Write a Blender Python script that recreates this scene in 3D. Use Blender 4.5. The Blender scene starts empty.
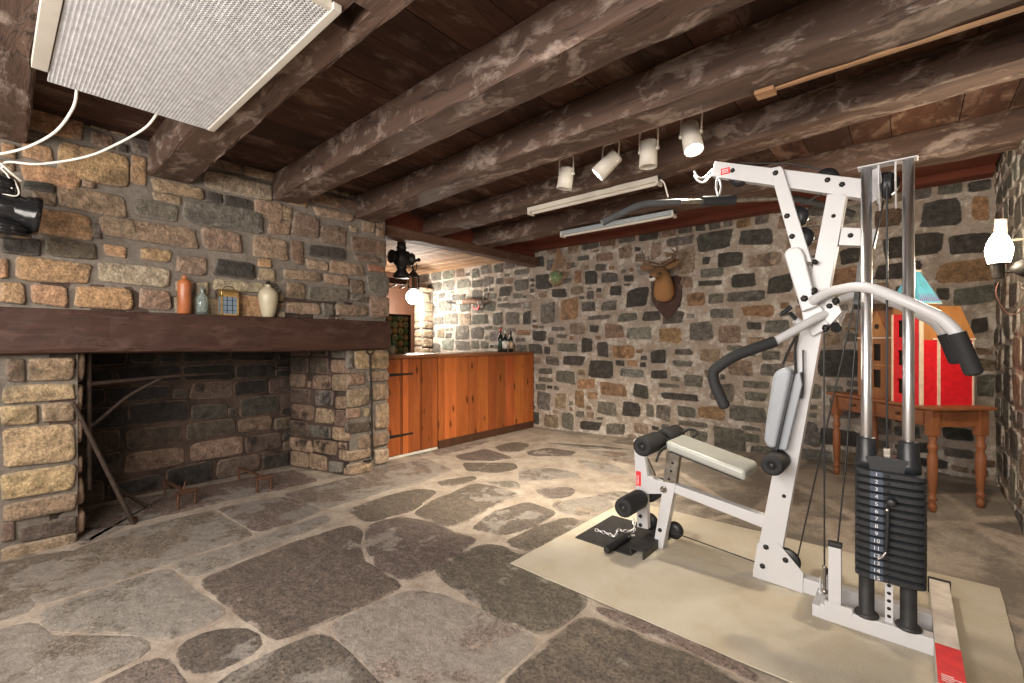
import bpy, bmesh, math, random
import numpy as np
from mathutils import Vector, Matrix

C = bpy.context.scene.collection
SC = bpy.context.scene
PI = math.pi
R = math.radians

# ---------------------------------------------------------------- camera
F_PX, CX, CY, CAM_H, TH = 455.0, 512.0, 341.5, 1.25, R(41.1)
FW = Vector((-math.sin(TH), math.cos(TH), 0)); RT = Vector((math.cos(TH), math.sin(TH), 0))
cd = bpy.data.cameras.new('camera'); cam = bpy.data.objects.new('camera', cd); C.objects.link(cam)
cd.sensor_width = 36.0; cd.lens = F_PX / 1024 * 36.0; cd.clip_start = 0.05
cam.location = (0, 0, CAM_H); cam.rotation_euler = (R(90), 0, TH)
SC.camera = cam

# ---------------------------------------------------------------- world, exposure, large lights
w = bpy.data.worlds.new('world'); SC.world = w; w.use_nodes = True
w.node_tree.nodes['Background'].inputs[0].default_value = (1.0, 0.95, 0.9, 1)
w.node_tree.nodes['Background'].inputs[1].default_value = 0.05
SC.view_settings.view_transform = 'Standard'; SC.view_settings.look = 'None'
SC.view_settings.gamma = 1.0; SC.view_settings.use_curve_mapping = False
SC.view_settings.exposure = 0.42
SC.cycles.use_denoising = True
SC.cycles.max_bounces = 8

def area(name, loc, target, sx, sy, power, col):
    l = bpy.data.lights.new(name, 'AREA'); l.shape = 'RECTANGLE'; l.size = sx; l.size_y = sy
    l.energy = power; l.color = col
    o = bpy.data.objects.new(name, l); C.objects.link(o); o.location = loc
    o.rotation_euler = (Vector(target) - Vector(loc)).to_track_quat('-Z', 'Y').to_euler(); return o
def point(name, loc, power, col, rad=0.05):
    l = bpy.data.lights.new(name, 'POINT'); l.energy = power; l.color = col; l.shadow_soft_size = rad
    o = bpy.data.objects.new(name, l); C.objects.link(o); o.location = loc; return o
def spot(name, loc, target, power, col, ang=60, blend=.6, rad=.03):
    l = bpy.data.lights.new(name, 'SPOT'); l.energy = power; l.color = col; l.shadow_soft_size = rad
    l.spot_size = R(ang); l.spot_blend = blend
    o = bpy.data.objects.new(name, l); C.objects.link(o); o.location = loc
    o.rotation_euler = (Vector(target) - Vector(loc)).to_track_quat('-Z', 'Y').to_euler(); return o
WARM = (1.0, 0.84, 0.66); NEUT = (1.0, 0.925, 0.85)
# soft fill lights added unseen behind the camera, not lamps of the room
area('room_light', (-0.6, -1.5, 1.75), (-1.8, 3.0, 1.4), 2.0, 1.3, 105, NEUT)
area('room_light_left', (-2.6, -1.6, 1.8), (-3.4, 2.0, 1.3), 1.4, 1.0, 45, NEUT)
area('ceiling_light_behind', (-1.2, -0.4, 2.3), (-1.6, 1.5, 0), 0.6, 1.2, 34, NEUT)  # added overhead fill with no fitting in the ceiling

# ---------------------------------------------------------------- photo pixel -> point in the room
def ray(u, v):
    return FW + RT * ((u - CX) / F_PX) + Vector((0, 0, (CY - v) / F_PX))
def at(u, v, X=None, Y=None, Z=None):
    r = ray(u, v)
    if X is not None: t = X / r.x
    elif Y is not None: t = Y / r.y
    else: t = (Z - CAM_H) / r.z
    return Vector((r.x * t, r.y * t, CAM_H + r.z * t))
def ss(t):
    t = max(0, min(1, t)); return t * t * (3 - 2 * t)
def rise(x, y):   # the old floor climbs a little towards the far right corner
    return max(0.0, 0.032 * (x + 4.2)) * ss((y - 3.38) / 0.9)

# ---------------------------------------------------------------- mesh collecting
class MB:
    def __init__(s): s.v = []; s.f = []; s.c = []; s.e = []; s.sm = []
    def add(s, vs, fs, col=(1, 1, 1), edge=None, smooth=False):
        b = len(s.v)
        s.v += [tuple(p) for p in vs]; s.c += [col] * len(vs)
        s.e += (list(edge) if edge is not None else [0.0] * len(vs))
        s.f += [tuple(i + b for i in f) for f in fs]; s.sm += [smooth] * len(fs)
        return s
    def box(s, a, b, col=(1, 1, 1), M=None):
        x0, y0, z0 = a; x1, y1, z1 = b
        vs = [(x0,y0,z0),(x1,y0,z0),(x1,y1,z0),(x0,y1,z0),(x0,y0,z1),(x1,y0,z1),(x1,y1,z1),(x0,y1,z1)]
        if M is not None: vs = [tuple(M @ Vector(p)) for p in vs]
        return s.add(vs, [(0,3,2,1),(4,5,6,7),(0,1,5,4),(1,2,6,5),(2,3,7,6),(3,0,4,7)], col)
    def prism(s, pts, d, col=(1, 1, 1)):      # polygon (3-D points) pushed along vector d
        n = len(pts); d = Vector(d); P = [Vector(p) for p in pts]
        vs = P + [p + d for p in P]
        nrm = Vector((0, 0, 0))
        for i in range(n): nrm += P[i].cross(P[(i + 1) % n])
        fs = [tuple(range(n)), tuple(range(2*n-1, n-1, -1))] + [(i, i+n, (i+1) % n + n, (i+1) % n) for i in range(n)]
        if nrm.dot(d) > 0: fs = [tuple(reversed(f)) for f in fs]
        return s.add(vs, fs, col)
    def tube(s, pts, r, n=12, col=(1, 1, 1), caps=True, closed=False, flat=None):
        P = [Vector(p) for p in pts]; m = len(P)
        rr = r if isinstance(r, (list, tuple)) else [r] * m
        T = []
        for i in range(m):
            if closed: t = P[(i+1) % m] - P[i-1]
            else: t = P[min(i+1, m-1)] - P[max(i-1, 0)]
            T.append(t.normalized())
        u = T[0].orthogonal().normalized()
        if abs(T[0].z) < .9: u = (Vector((0,0,1)) - T[0] * T[0].z).normalized()
        vs = []
        for i in range(m):
            u = (u - T[i] * u.dot(T[i])).normalized(); w_ = T[i].cross(u)
            for k in range(n):
                a = 2 * PI * k / n
                vs.append(P[i] + (u * math.cos(a) + w_ * math.sin(a) * (flat or 1)) * rr[i])
        fs = []
        for i in range(m if closed else m - 1):
            j = (i + 1) % m
            for k in range(n):
                fs.append((i*n+k, i*n+(k+1) % n, j*n+(k+1) % n, j*n+k))
        s.add(vs, fs, col, smooth=True)
        if caps and not closed:
            s.add(vs[:n], [tuple(range(n-1, -1, -1))], col); s.add(vs[-n:], [tuple(range(n))], col)
        return s
    def lathe(s, prof, c=(0, 0, 0), n=24, axis=None, col=(1, 1, 1)):  # prof = [(r, h), ...]
        c = Vector(c); ax = (Vector(axis) if axis else Vector((0, 0, 1))).normalized()
        u = ax.orthogonal().normalized(); w_ = ax.cross(u); vs = []; fs = []
        for r, h in prof:
            for k in range(n):
                a = 2 * PI * k / n
                vs.append(c + ax * h + (u * math.cos(a) + w_ * math.sin(a)) * max(r, 1e-4))
        for i in range(len(prof) - 1):
            for k in range(n):
                fs.append((i*n+k, i*n+(k+1) % n, (i+1)*n+(k+1) % n, (i+1)*n+k))
        fs.append(tuple(range(n-1, -1, -1))); m = len(prof) - 1
        fs.append(tuple(m*n+k for k in range(n)))
        return s.add(vs, fs, col, smooth=True)
    def ball(s, c, r, n=16, m=10, sc=(1, 1, 1), col=(1, 1, 1)):
        vs = []; fs = []
        for i in range(m + 1):
            t = PI * i / m
            for k in range(n):
                a = 2 * PI * k / n
                vs.append((c[0] + r*sc[0]*max(math.sin(t), 1e-3)*math.cos(a), c[1] + r*sc[1]*max(math.sin(t), 1e-3)*math.sin(a), c[2] + r*sc[2]*math.cos(t)))
        for i in range(m):
            for k in range(n):
                fs.append((i*n+k, (i+1)*n+k, (i+1)*n+(k+1) % n, i*n+(k+1) % n))
        return s.add(vs, fs, col, smooth=True)

def bez(pts, n=8):     # smooth curve through points (Catmull-Rom)
    P = [Vector(p) for p in pts]; out = []
    for i in range(len(P) - 1):
        a, b, c, d = P[max(i-1, 0)], P[i], P[i+1], P[min(i+2, len(P)-1)]
        for k in range(n):
            t = k / n
            out.append(0.5 * ((2*b) + (c-a)*t + (2*a-5*b+4*c-d)*t*t + (3*b-a-3*c+d)*t**3))
    out.append(P[-1]); return out
def rounded(pts, r, n=5):   # polyline with filleted corners
    P = [Vector(p) for p in pts]; out = [P[0]]
    for i in range(1, len(P) - 1):
        a = (P[i-1] - P[i]); b = (P[i+1] - P[i]); rr = min(r, a.length*.45, b.length*.45)
        p0 = P[i] + a.normalized() * rr; p1 = P[i] + b.normalized() * rr
        for k in range(n + 1):
            t = k / n; out.append(p0*(1-t)**2 + P[i]*2*t*(1-t) + p1*t*t)
    out.append(P[-1]); return out

ORG = {}
def thing(name, label, cat, loc, group=None):
    o = bpy.data.objects.new(name, None); C.objects.link(o); o.location = loc
    o.empty_display_size = .05
    o['label'] = label; o['category'] = cat
    if group: o['group'] = group
    ORG[o.name] = Vector(loc); return o
def obj(name, mb, mat, parent=None, origin=None, label=None, bevel=0, bseg=2, sub=0):
    org = ORG[parent.name] if parent else Vector(origin if origin else (0, 0, 0))
    me = bpy.data.meshes.new(name)
    me.from_pydata([(x-org.x, y-org.y, z-org.z) for x, y, z in mb.v], [], mb.f)
    me.polygons.foreach_set('use_smooth', mb.sm)
    if any(c != (1, 1, 1) for c in mb.c):
        a = me.attributes.new('Col', 'FLOAT_COLOR', 'POINT')
        a.data.foreach_set('color', [x for c in mb.c for x in (c[0], c[1], c[2], 1)])
    if any(mb.e):
        a = me.attributes.new('edge', 'FLOAT', 'POINT'); a.data.foreach_set('value', mb.e)
    me.materials.append(mat); me.update()
    o = bpy.data.objects.new(name, me); C.objects.link(o)
    if parent: o.parent = parent
    else: o.location = org
    ORG[o.name] = org
    if label: o['label'] = label
    if bevel:
        m = o.modifiers.new('bevel', 'BEVEL'); m.width = bevel; m.segments = bseg; m.limit_method = 'ANGLE'; m.angle_limit = R(40)
        me.polygons.foreach_set('use_smooth', [True] * len(me.polygons))
        wn = o.modifiers.new('wn', 'WEIGHTED_NORMAL'); wn.keep_sharp = True
    if sub:
        m = o.modifiers.new('sub', 'SUBSURF'); m.levels = sub; m.render_levels = sub
        me.polygons.foreach_set('use_smooth', [True] * len(me.polygons))
    return o
def tag(o, label, cat, group=None):
    o['label'] = label; o['category'] = cat
    if group: o['group'] = group
    return o
def struct(name, mb, mat, bevel=0, origin=None):
    o = obj(name, mb, mat, bevel=bevel, origin=origin); o['kind'] = 'structure'; return o

# ---------------------------------------------------------------- materials
class NT:
    def __init__(s, name):
        s.m = bpy.data.materials.new(name); s.m.use_nodes = True; s.t = s.m.node_tree
        s.b = s.t.nodes['Principled BSDF']
        s.tc = s.t.nodes.new('ShaderNodeTexCoord')
    def n(s, ty, **kw):
        nd = s.t.nodes.new(ty)
        for k, v in kw.items(): setattr(nd, k, v)
        return nd
    def l(s, a, b): s.t.links.new(a, b)
    def coords(s, sc=(1, 1, 1), warp=0, wscale=1.5):
        mp = s.n('ShaderNodeMapping'); mp.inputs['Scale'].default_value = sc
        src = s.tc.outputs['Object']
        if warp:
            nz = s.n('ShaderNodeTexNoise'); nz.inputs['Scale'].default_value = wscale; nz.inputs['Detail'].default_value = 3
            s.l(src, nz.inputs['Vector'])
            sub = s.n('ShaderNodeVectorMath', operation='SUBTRACT'); sub.inputs[1].default_value = (.5, .5, .5)
            s.l(nz.outputs['Color'], sub.inputs[0])
            sc_ = s.n('ShaderNodeVectorMath', operation='SCALE'); sc_.inputs['Scale'].default_value = warp
            s.l(sub.outputs[0], sc_.inputs[0])
            ad = s.n('ShaderNodeVectorMath', operation='ADD'); s.l(src, ad.inputs[0]); s.l(sc_.outputs[0], ad.inputs[1])
            src = ad.outputs[0]
        s.l(src, mp.inputs['Vector']); return mp.outputs['Vector']
    def noise(s, scale, detail=5, rough=.55, co=None, dist=0):
        nz = s.n('ShaderNodeTexNoise'); nz.inputs['Scale'].default_value = scale; nz.inputs['Detail'].default_value = detail
        nz.inputs['Roughness'].default_value = rough; nz.inputs['Distortion'].default_value = dist
        s.l(co if co is not None else s.tc.outputs['Object'], nz.inputs['Vector']); return nz.outputs['Fac']
    def ramp(s, fac, a, b, ca=0.0, cb=1.0):
        mr = s.n('ShaderNodeMapRange'); mr.clamp = True
        mr.inputs['From Min'].default_value = a; mr.inputs['From Max'].default_value = b
        mr.inputs['To Min'].default_value = ca; mr.inputs['To Max'].default_value = cb
        s.l(fac, mr.inputs['Value']); return mr.outputs['Result']
    def mix(s, fac, a, b, bt='MIX'):
        mx = s.n('ShaderNodeMix'); mx.data_type = 'RGBA'; mx.blend_type = bt
        for sock, val in ((mx.inputs[0], fac), (mx.inputs[6], a), (mx.inputs[7], b)):
            if isinstance(val, (int, float)): sock.default_value = val
            elif isinstance(val, (tuple, list)): sock.default_value = (*val, 1) if len(val) == 3 else val
            else: s.l(val, sock)
        return mx.outputs[2]
    def math(s, op, a, b):
        m = s.n('ShaderNodeMath', operation=op)
        for sock, val in ((m.inputs[0], a), (m.inputs[1], b)):
            if isinstance(val, (int, float)): sock.default_value = val
            else: s.l(val, sock)
        return m.outputs[0]
    def attr(s, name, out='Color'):
        a = s.n('ShaderNodeAttribute'); a.attribute_name = name; return a.outputs[out]
    def bump(s, h, strength=.4, dist=.01, prev=None):
        b = s.n('ShaderNodeBump'); b.inputs['Strength'].default_value = strength; b.inputs['Distance'].default_value = dist
        s.l(h, b.inputs['Height'])
        if prev is not None: s.l(prev, b.inputs['Normal'])
        s.l(b.outputs[0], s.b.inputs['Normal']); return b.outputs[0]
    def out(s, col=None, rough=.6, metal=0, spec=None):
        if col is not None:
            if isinstance(col, (tuple, list)): s.b.inputs['Base Color'].default_value = (*col, 1)
            else: s.l(col, s.b.inputs['Base Color'])
        if isinstance(rough, (int, float)): s.b.inputs['Roughness'].default_value = rough
        else: s.l(rough, s.b.inputs['Roughness'])
        s.b.inputs['Metallic'].default_value = metal
        if spec is not None: s.b.inputs['Specular IOR Level'].default_value = spec
        return s.m
def plain(name, col, rough=.5, metal=0, var=.15, scale=25, bump=0):
    t = NT(name); f = t.noise(scale, 4)
    lo = tuple(c * (1 - var) for c in col); hi = tuple(min(1, c * (1 + var)) for c in col)
    c = t.mix(t.ramp(f, .3, .7), lo, hi)
    if bump: t.bump(f, bump, .003)
    return t.out(c, rough, metal)

def stone_mat(name, lime, lime_amt, dark=(.03, .027, .024), dark_amt=.5, light_amt=.35):
    t = NT(name); col = t.attr('Col')
    big = t.noise(5, 4, .6); mid = t.noise(18, 6, .65); fine = t.noise(70, 6, .7)
    c = t.mix(t.ramp(mid, .3, .7, 0, 1), t.mix(1.0, col, (.5, .48, .46), 'MULTIPLY'), t.mix(1.0, col, (1.4, 1.38, 1.35), 'MULTIPLY'))
    c = t.mix(t.math('MULTIPLY', t.ramp(big, .55, .68), dark_amt), c, dark)
    c = t.mix(t.math('MULTIPLY', t.ramp(t.noise(9, 8, .75), .58, .68), light_amt), c, t.mix(1.0, col, (1.9, 1.85, 1.8), 'MULTIPLY'))
    c = t.mix(t.ramp(fine, .4, .62, 0, .5), c, (.02, .018, .016))
    e = t.math('MULTIPLY', t.attr('edge', 'Fac'), t.ramp(t.noise(14, 5, .7), .35, .6, 0, lime_amt))
    c = t.mix(e, c, lime)
    b = t.bump(fine, .6, .008); b = t.bump(mid, .8, .03, b)
    return t.out(c, .85, spec=.3)
def mortar_mat(name, c1, c2, dark=None, lime=None, la=.5):
    t = NT(name); a = t.noise(3, 4, .6); b = t.noise(25, 7, .7)
    c = t.mix(t.ramp(a, .35, .65), c1, c2)
    if lime: c = t.mix(t.math('MULTIPLY', t.ramp(t.noise(7, 8, .72), .5, .6), la), c, lime)
    c = t.mix(t.ramp(b, .35, .75, 0, .45), c, dark or (.03, .025, .02))
    t.bump(b, .7, .02); return t.out(c, .92, spec=.2)
def wood_mat(name, c1, c2, axis='X', chalk=None, chalk_amt=.5, rough=.7, scale=1.0, gl=None, use_col=False, knots=False, crack=True):
    t = NT(name); s = {'X': (1.2, 14, 14), 'Y': (14, 1.2, 14), 'Z': (14, 14, 1.2)}[axis]
    s = tuple(k * scale for k in s)
    co = t.coords(s, .12, 2.0)
    g = t.noise(1.0, 6, .65, co); g2 = t.noise(4.0, 6, .7, co)
    c = t.mix(t.ramp(g, .3, .7), c1, c2)
    c = t.mix(t.ramp(g2, .4, .75, 0, .6), c, tuple(k * .45 for k in c1))
    if knots:
        vo = t.n('ShaderNodeTexVoronoi'); vo.inputs['Scale'].default_value = 1.0
        sk = {'X': (3, 9, 9), 'Y': (9, 3, 9), 'Z': (9, 9, 3.2)}[axis]
        t.l(t.coords(sk, .1), vo.inputs['Vector'])
        c = t.mix(t.ramp(vo.outputs['Distance'], .10, .2, .85, 0), c, tuple(k * .18 for k in c1))
    if chalk:
        ch = t.math('MULTIPLY', t.ramp(t.noise(2.6, 7, .68, t.coords(tuple(k ** .45 for k in s), .3, 3)), .52, .64), chalk_amt)
        c = t.mix(ch, c, chalk)
    if use_col: c = t.mix(1.0, c, t.attr('Col'), 'MULTIPLY')
    if crack:
        ck = t.noise(1.0, 3, .5, t.coords(tuple(k * .55 for k in s), .2, 1.2))
        c = t.mix(t.ramp(t.math('ABSOLUTE', t.math('SUBTRACT', ck, .5), 0), .0, .006, .75, 0), c, (.012, .008, .006))
    t.bump(g2, .4, .01); return t.out(c, rough, spec=.35)

M = {}
LIME = (.62, .57, .5)
M['fire_stone'] = stone_mat('fireplace_stone', (.4, .36, .31), .35, light_amt=.35, dark_amt=.45)
M['soot_stone'] = stone_mat('sooty_stone', (.3, .2, .15), .6, dark=(.006, .005, .005), dark_amt=.9, light_amt=.5)
M['back_stone'] = stone_mat('back_wall_stone', (.6, .54, .47), .9, light_amt=.9, dark_amt=.6)
M['mortar_fire'] = mortar_mat('fireplace_mortar', (.19, .165, .14), (.25, .215, .18))
M['mortar_soot'] = mortar_mat('sooty_mortar', (.035, .028, .024), (.13, .09, .07), (.01, .008, .007))
M['mortar_back'] = mortar_mat('back_wall_mortar', (.33, .265, .21), (.42, .355, .3), lime=(.66, .61, .55), la=.75)
M['mortar_right'] = mortar_mat('right_wall_mortar', (.3, .22, .16), (.42, .36, .3), lime=(.75, .7, .62), la=.8)
M['beam'] = wood_mat('hewn_beam_wood', (.06, .036, .027), (.165, .10, .073), 'X', (.36, .285, .24), .8)
M['ceil'] = wood_mat('ceiling_board_wood', (.036, .015, .009), (.095, .042, .026), 'Y', (.24, .17, .13), .5, scale=.6, use_col=True)
M['redtrim'] = wood_mat('red_stained_wood', (.13, .03, .015), (.2, .055, .03), 'X', scale=.7)
M['mantel'] = wood_mat('mantel_wood', (.035, .014, .009), (.075, .033, .022), 'Y', (.11, .06, .045), .5, rough=.6)
M['header'] = wood_mat('header_beam_wood', (.075, .035, .022), (.16, .085, .055), 'Y', (.2, .13, .1), .4)
M['alcove_ceil'] = wood_mat('alcove_board_wood', (.3, .15, .07), (.5, .3, .17), 'Y', (.6, .45, .32), .5, use_col=True)
M['pine'] = wood_mat('varnished_pine', (.30, .075, .018), (.47, .14, .035), 'Z', rough=.38, use_col=True, knots=True, crack=False)
M['pine_top'] = wood_mat('bar_top_wood', (.2, .07, .03), (.3, .12, .05), 'Y', rough=.25, crack=False)
M['table'] = wood_mat('table_wood', (.22, .075, .03), (.36, .14, .06), 'X', rough=.4, crack=False)
M['table_leg'] = wood_mat('table_leg_wood', (.22, .075, .03), (.36, .14, .06), 'Z', rough=.4, crack=False)
M['brown_panel'] = wood_mat('dark_panel_wood', (.06, .024, .012), (.1, .042, .022), 'Z', rough=.5)
M['iron'] = plain('black_iron', (.03, .028, .026), .5, .6, .3, 40, .3)
M['rust_iron'] = plain('rusty_iron', (.065, .045, .035), .7, .4, .35, 30, .5)
M['bracket_rust'] = plain('rusty_stand_iron', (.11, .05, .03), .7, .3, .3, 30, .4)
M['white_paint'] = plain('white_powder_coat', (.60, .60, .615), .35, 0, .03, 6)
M['cream_paint'] = plain('cream_paint', (.6, .56, .49), .45, 0, .05, 10)
M['chrome'] = plain('chrome', (.9, .91, .94), .34, 1, .03, 5)
M['steel_dull'] = plain('worn_steel', (.36, .33, .29), .35, .9, .3, 30)
M['foam'] = plain('black_foam', (.017, .017, .018), .75, 0, .3, 150, .3)
M['blackplast'] = plain('black_plastic', (.02, .021, .024), .42, 0, .2, 30)
M['plate'] = plain('weight_plate_black', (.024, .026, .03), .38, 0, .2, 60, .1)
M['sticker'] = plain('plate_sticker', (.07, .09, .13), .4)
M['ink_white'] = plain('white_print', (.8, .8, .8), .5)
M['vinyl'] = plain('grey_vinyl', (.42, .43, .40), .3, 0, .05, 8)
M['vinyl_back'] = plain('pale_blue_vinyl', (.36, .39, .43), .3, 0, .05, 8)
M['red_label'] = plain('red_label', (.78, .04, .05), .4)
M['cable'] = plain('black_cable', (.02, .02, .022), .4)
M['rubber'] = plain('black_rubber', (.032, .031, .031), .5, 0, .3, 20, .1)
M['white_cord'] = plain('white_cord', (.78, .75, .68), .5)
# ================================================================ STONE WALLS
rng = random.Random(7)
COL = {'o': (.47, .30, .17), 't': (.36, .26, .18), 'b': (.25, .17, .125), 'd': (.065, .058, .05), 'g': (.20, .18, .155),
       'l': (.32, .3, .27), 'y': (.50, .36, .215), 'p': (.42, .34, .25), 'r': (.33, .16, .1), 'k': (.03, .026, .024), 's': (.12, .09, .07)}
CB = {'d': (.072, .067, .06), 'g': (.16, .148, .128), 't': (.28, .21, .155), 'o': (.31, .19, .11), 'l': (.24, .23, .2), 'b': (.17, .11, .07)}
def jcol(c, j=.18):
    k = 1 + rng.uniform(-j, j); return tuple(max(0, v * k * (1 + rng.uniform(-.05, .05))) for v in c)

def stone(mb, O, S, N, s0, s1, z0, z1, col, h, inset, skew=.06, pw=5, n=22, wob=.05):
    w_, hh = s1 - s0, z1 - z0
    cor = [(rng.uniform(-skew, skew), rng.uniform(-skew, skew)) for _ in range(4)]
    ph = [rng.uniform(0, 6.28) for _ in range(4)]; m = min(w_, hh)
    def P(a, sc, d):
        ca, sa = math.cos(a), math.sin(a)
        x = math.copysign(abs(ca) ** (2 / pw), ca); y = math.copysign(abs(sa) ** (2 / pw), sa)
        k = 1 + wob * (math.sin(2*a + ph[0]) * .5 + math.sin(5*a + ph[1]) * .3 + math.sin(9*a + ph[2]) * .25) - wob * .5
        x *= k; y *= k
        u_, v_ = (x + 1) / 2, (y + 1) / 2
        ox = (cor[0][0]*(1-u_)*(1-v_) + cor[1][0]*u_*(1-v_) + cor[2][0]*u_*v_ + cor[3][0]*(1-u_)*v_) * w_ * .7
        oz = (cor[0][1]*(1-u_)*(1-v_) + cor[1][1]*u_*(1-v_) + cor[2][1]*u_*v_ + cor[3][1]*(1-u_)*v_) * hh
        s = (x * w_ / 2) * (1 - 2 * sc / w_) + (s0 + s1) / 2 + ox
        z = (y * hh / 2) * (1 - 2 * sc / hh) + (z0 + z1) / 2 + oz
        q = O + S * s + N * d; return (q.x, q.y, z)
    ins = min(inset, m * .22); tl, tr = rng.uniform(-.25, .25), rng.uniform(-.25, .25)
    rings = [(0, -.01, 1), (0, h * .55, 1), (ins * .3, h * .88, .7), (ins, h, 0), (min(w_, hh) * .3, h * 1.06, 0)]
    vs, es = [], []
    for sc, d, e in rings:
        for k in range(n):
            a = 2 * PI * (k + .5) / n
            dd = d * (1 + (math.cos(a) * tl + math.sin(a) * tr) * (d > h * .5)) + (rng.uniform(-.0016, .0016) if d > h * .5 else 0)
            vs.append(P(a, sc, dd)); es.append(e)
    q = O + S * ((s0 + s1) / 2) + N * h * 1.12; vs.append((q.x, q.y, (z0 + z1) / 2)); es.append(0)
    m_ = len(rings)
    fs = [(i*n+k, i*n+(k+1) % n, (i+1)*n+(k+1) % n, (i+1)*n+k) for i in range(m_-1) for k in range(n)]
    fs += [((m_-1)*n+k, (m_-1)*n+(k+1) % n, m_*n) for k in range(n)]
    if S.cross(Vector((0, 0, 1))).dot(N) < 0: fs = [tuple(reversed(f)) for f in fs]
    mb.add(vs, fs, col, es, smooth=True)

def wall(mb, O, S, N, s0, s1, z0, z1, traced, fill, sizes, h, inset, gap=.02, skew=.06, pw=5, wob=.05, holes=()):
    """traced: stones (s0, s1, z0, z1, colour) in wall coordinates; the rest is filled with random stones"""
    res = .01; W = int((s1 - s0) / res) + 1; H = int((z1 - z0) / res) + 1
    occ = np.zeros((W, H), bool)
    def mark(a, b, c, d, g=0):
        i0, i1 = int((a - s0 - g) / res), int((b - s0 + g) / res) + 1
        j0, j1 = int((c - z0 - g) / res), int((d - z0 + g) / res) + 1
        occ[max(0, i0):max(0, i1), max(0, j0):max(0, j1)] = True
    for hl in holes: mark(*hl)
    for a, b, c, d, cl in traced:
        mark(a, b, c, d, gap * .4)
        stone(mb, O, S, N, a, b, c, d, cl, h * rng.uniform(.75, 1.3), inset, skew, pw, wob=wob)
    for (w0, w1, h0, h1, tries) in sizes:
        for _ in range(tries):
            ww, hh = rng.uniform(w0, w1), rng.uniform(h0, h1)
            iw, ih = int((ww + gap) / res), int((hh + gap) / res)
            if W - iw <= 0 or H - ih <= 0: continue
            i, j = rng.randint(0, W - iw), rng.randint(0, H - ih)
            if occ[i:i+iw, j:j+ih].any(): continue
            # settle down and to one side, then grow into the free space
            while j > 0 and not occ[i:i+iw, j-1].any(): j -= 1
            while i > 0 and not occ[i-1, j:j+ih].any(): i -= 1
            for _g in range(4):
                if i + iw < W and not occ[i+iw, j:j+ih].any() and iw < w1 / res * 1.3: iw += 1
                if j + ih < H and not occ[i:i+iw, j+ih].any() and ih < h1 / res * 1.3: ih += 1
            occ[i:i+iw, j:j+ih] = True
            a, c = s0 + i * res + gap/2, z0 + j * res + gap/2
            cl = fill(a + ww/2, c + hh/2)
            stone(mb, O, S, N, a, a + iw*res - gap, c, c + ih*res - gap, cl, h * rng.uniform(.7, 1.25), inset, skew, pw, n=16, wob=wob)
def slab(mb, O, S, N, s0, s1, z0, z1, thick=.12, step=.08):
    """mortar body behind the stones: a gently uneven face and real thickness"""
    nu, nz = max(1, int((s1 - s0) / step)), max(1, int((z1 - z0) / step)); vs = []
    for i in range(nu + 1):
        for j in range(nz + 1):
            s, z = s0 + (s1 - s0) * i / nu, z0 + (z1 - z0) * j / nz
            d = 0 if i in (0, nu) or j in (0, nz) else rng.uniform(-.004, .004)
            q = O + S * s + N * d; vs.append((q.x, q.y, z))
    fs = [(i*(nz+1)+j, (i+1)*(nz+1)+j, (i+1)*(nz+1)+j+1, i*(nz+1)+j+1) for i in range(nu) for j in range(nz)]
    if S.cross(Vector((0, 0, 1))).dot(N) < 0: fs = [tuple(reversed(f)) for f in fs]
    mb.add(vs, fs, smooth=True)
    q = [O + S * s0 - N*.006, O + S * s1 - N*.006]
    mb.prism([(q[0].x, q[0].y, z0), (q[1].x, q[1].y, z0), (q[1].x, q[1].y, z1), (q[0].x, q[0].y, z1)], -N * thick)

EX, EY = Vector((1, 0, 0)), Vector((0, 1, 0))
XL, XP, YB, XR = -3.97, -3.93, 5.22, .52     # left wall, hearth pillars, far wall, right wall
CEIL = 2.63
def tr_left(lst, X):
    out = []
    for u0, u1, v0, v1, k in lst:
        um, vm = (u0 + u1) / 2, (v0 + v1) / 2
        a, b = at(u0, vm, X=X).y, at(u1, vm, X=X).y
        out.append((a, b, at(um, v1, X=X).z, at(um, v0, X=X).z, jcol(COL[k], .1)))
    return out
def tr_back(lst):
    out = []
    for u0, u1, v0, v1, k in lst:
        um, vm = (u0 + u1) / 2, (v0 + v1) / 2
        out.append((at(u0, vm, Y=YB).x, at(u1, vm, Y=YB).x, at(um, v1, Y=YB).z, at(um, v0, Y=YB).z, jcol(CB[k], .15)))
    return out

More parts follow.
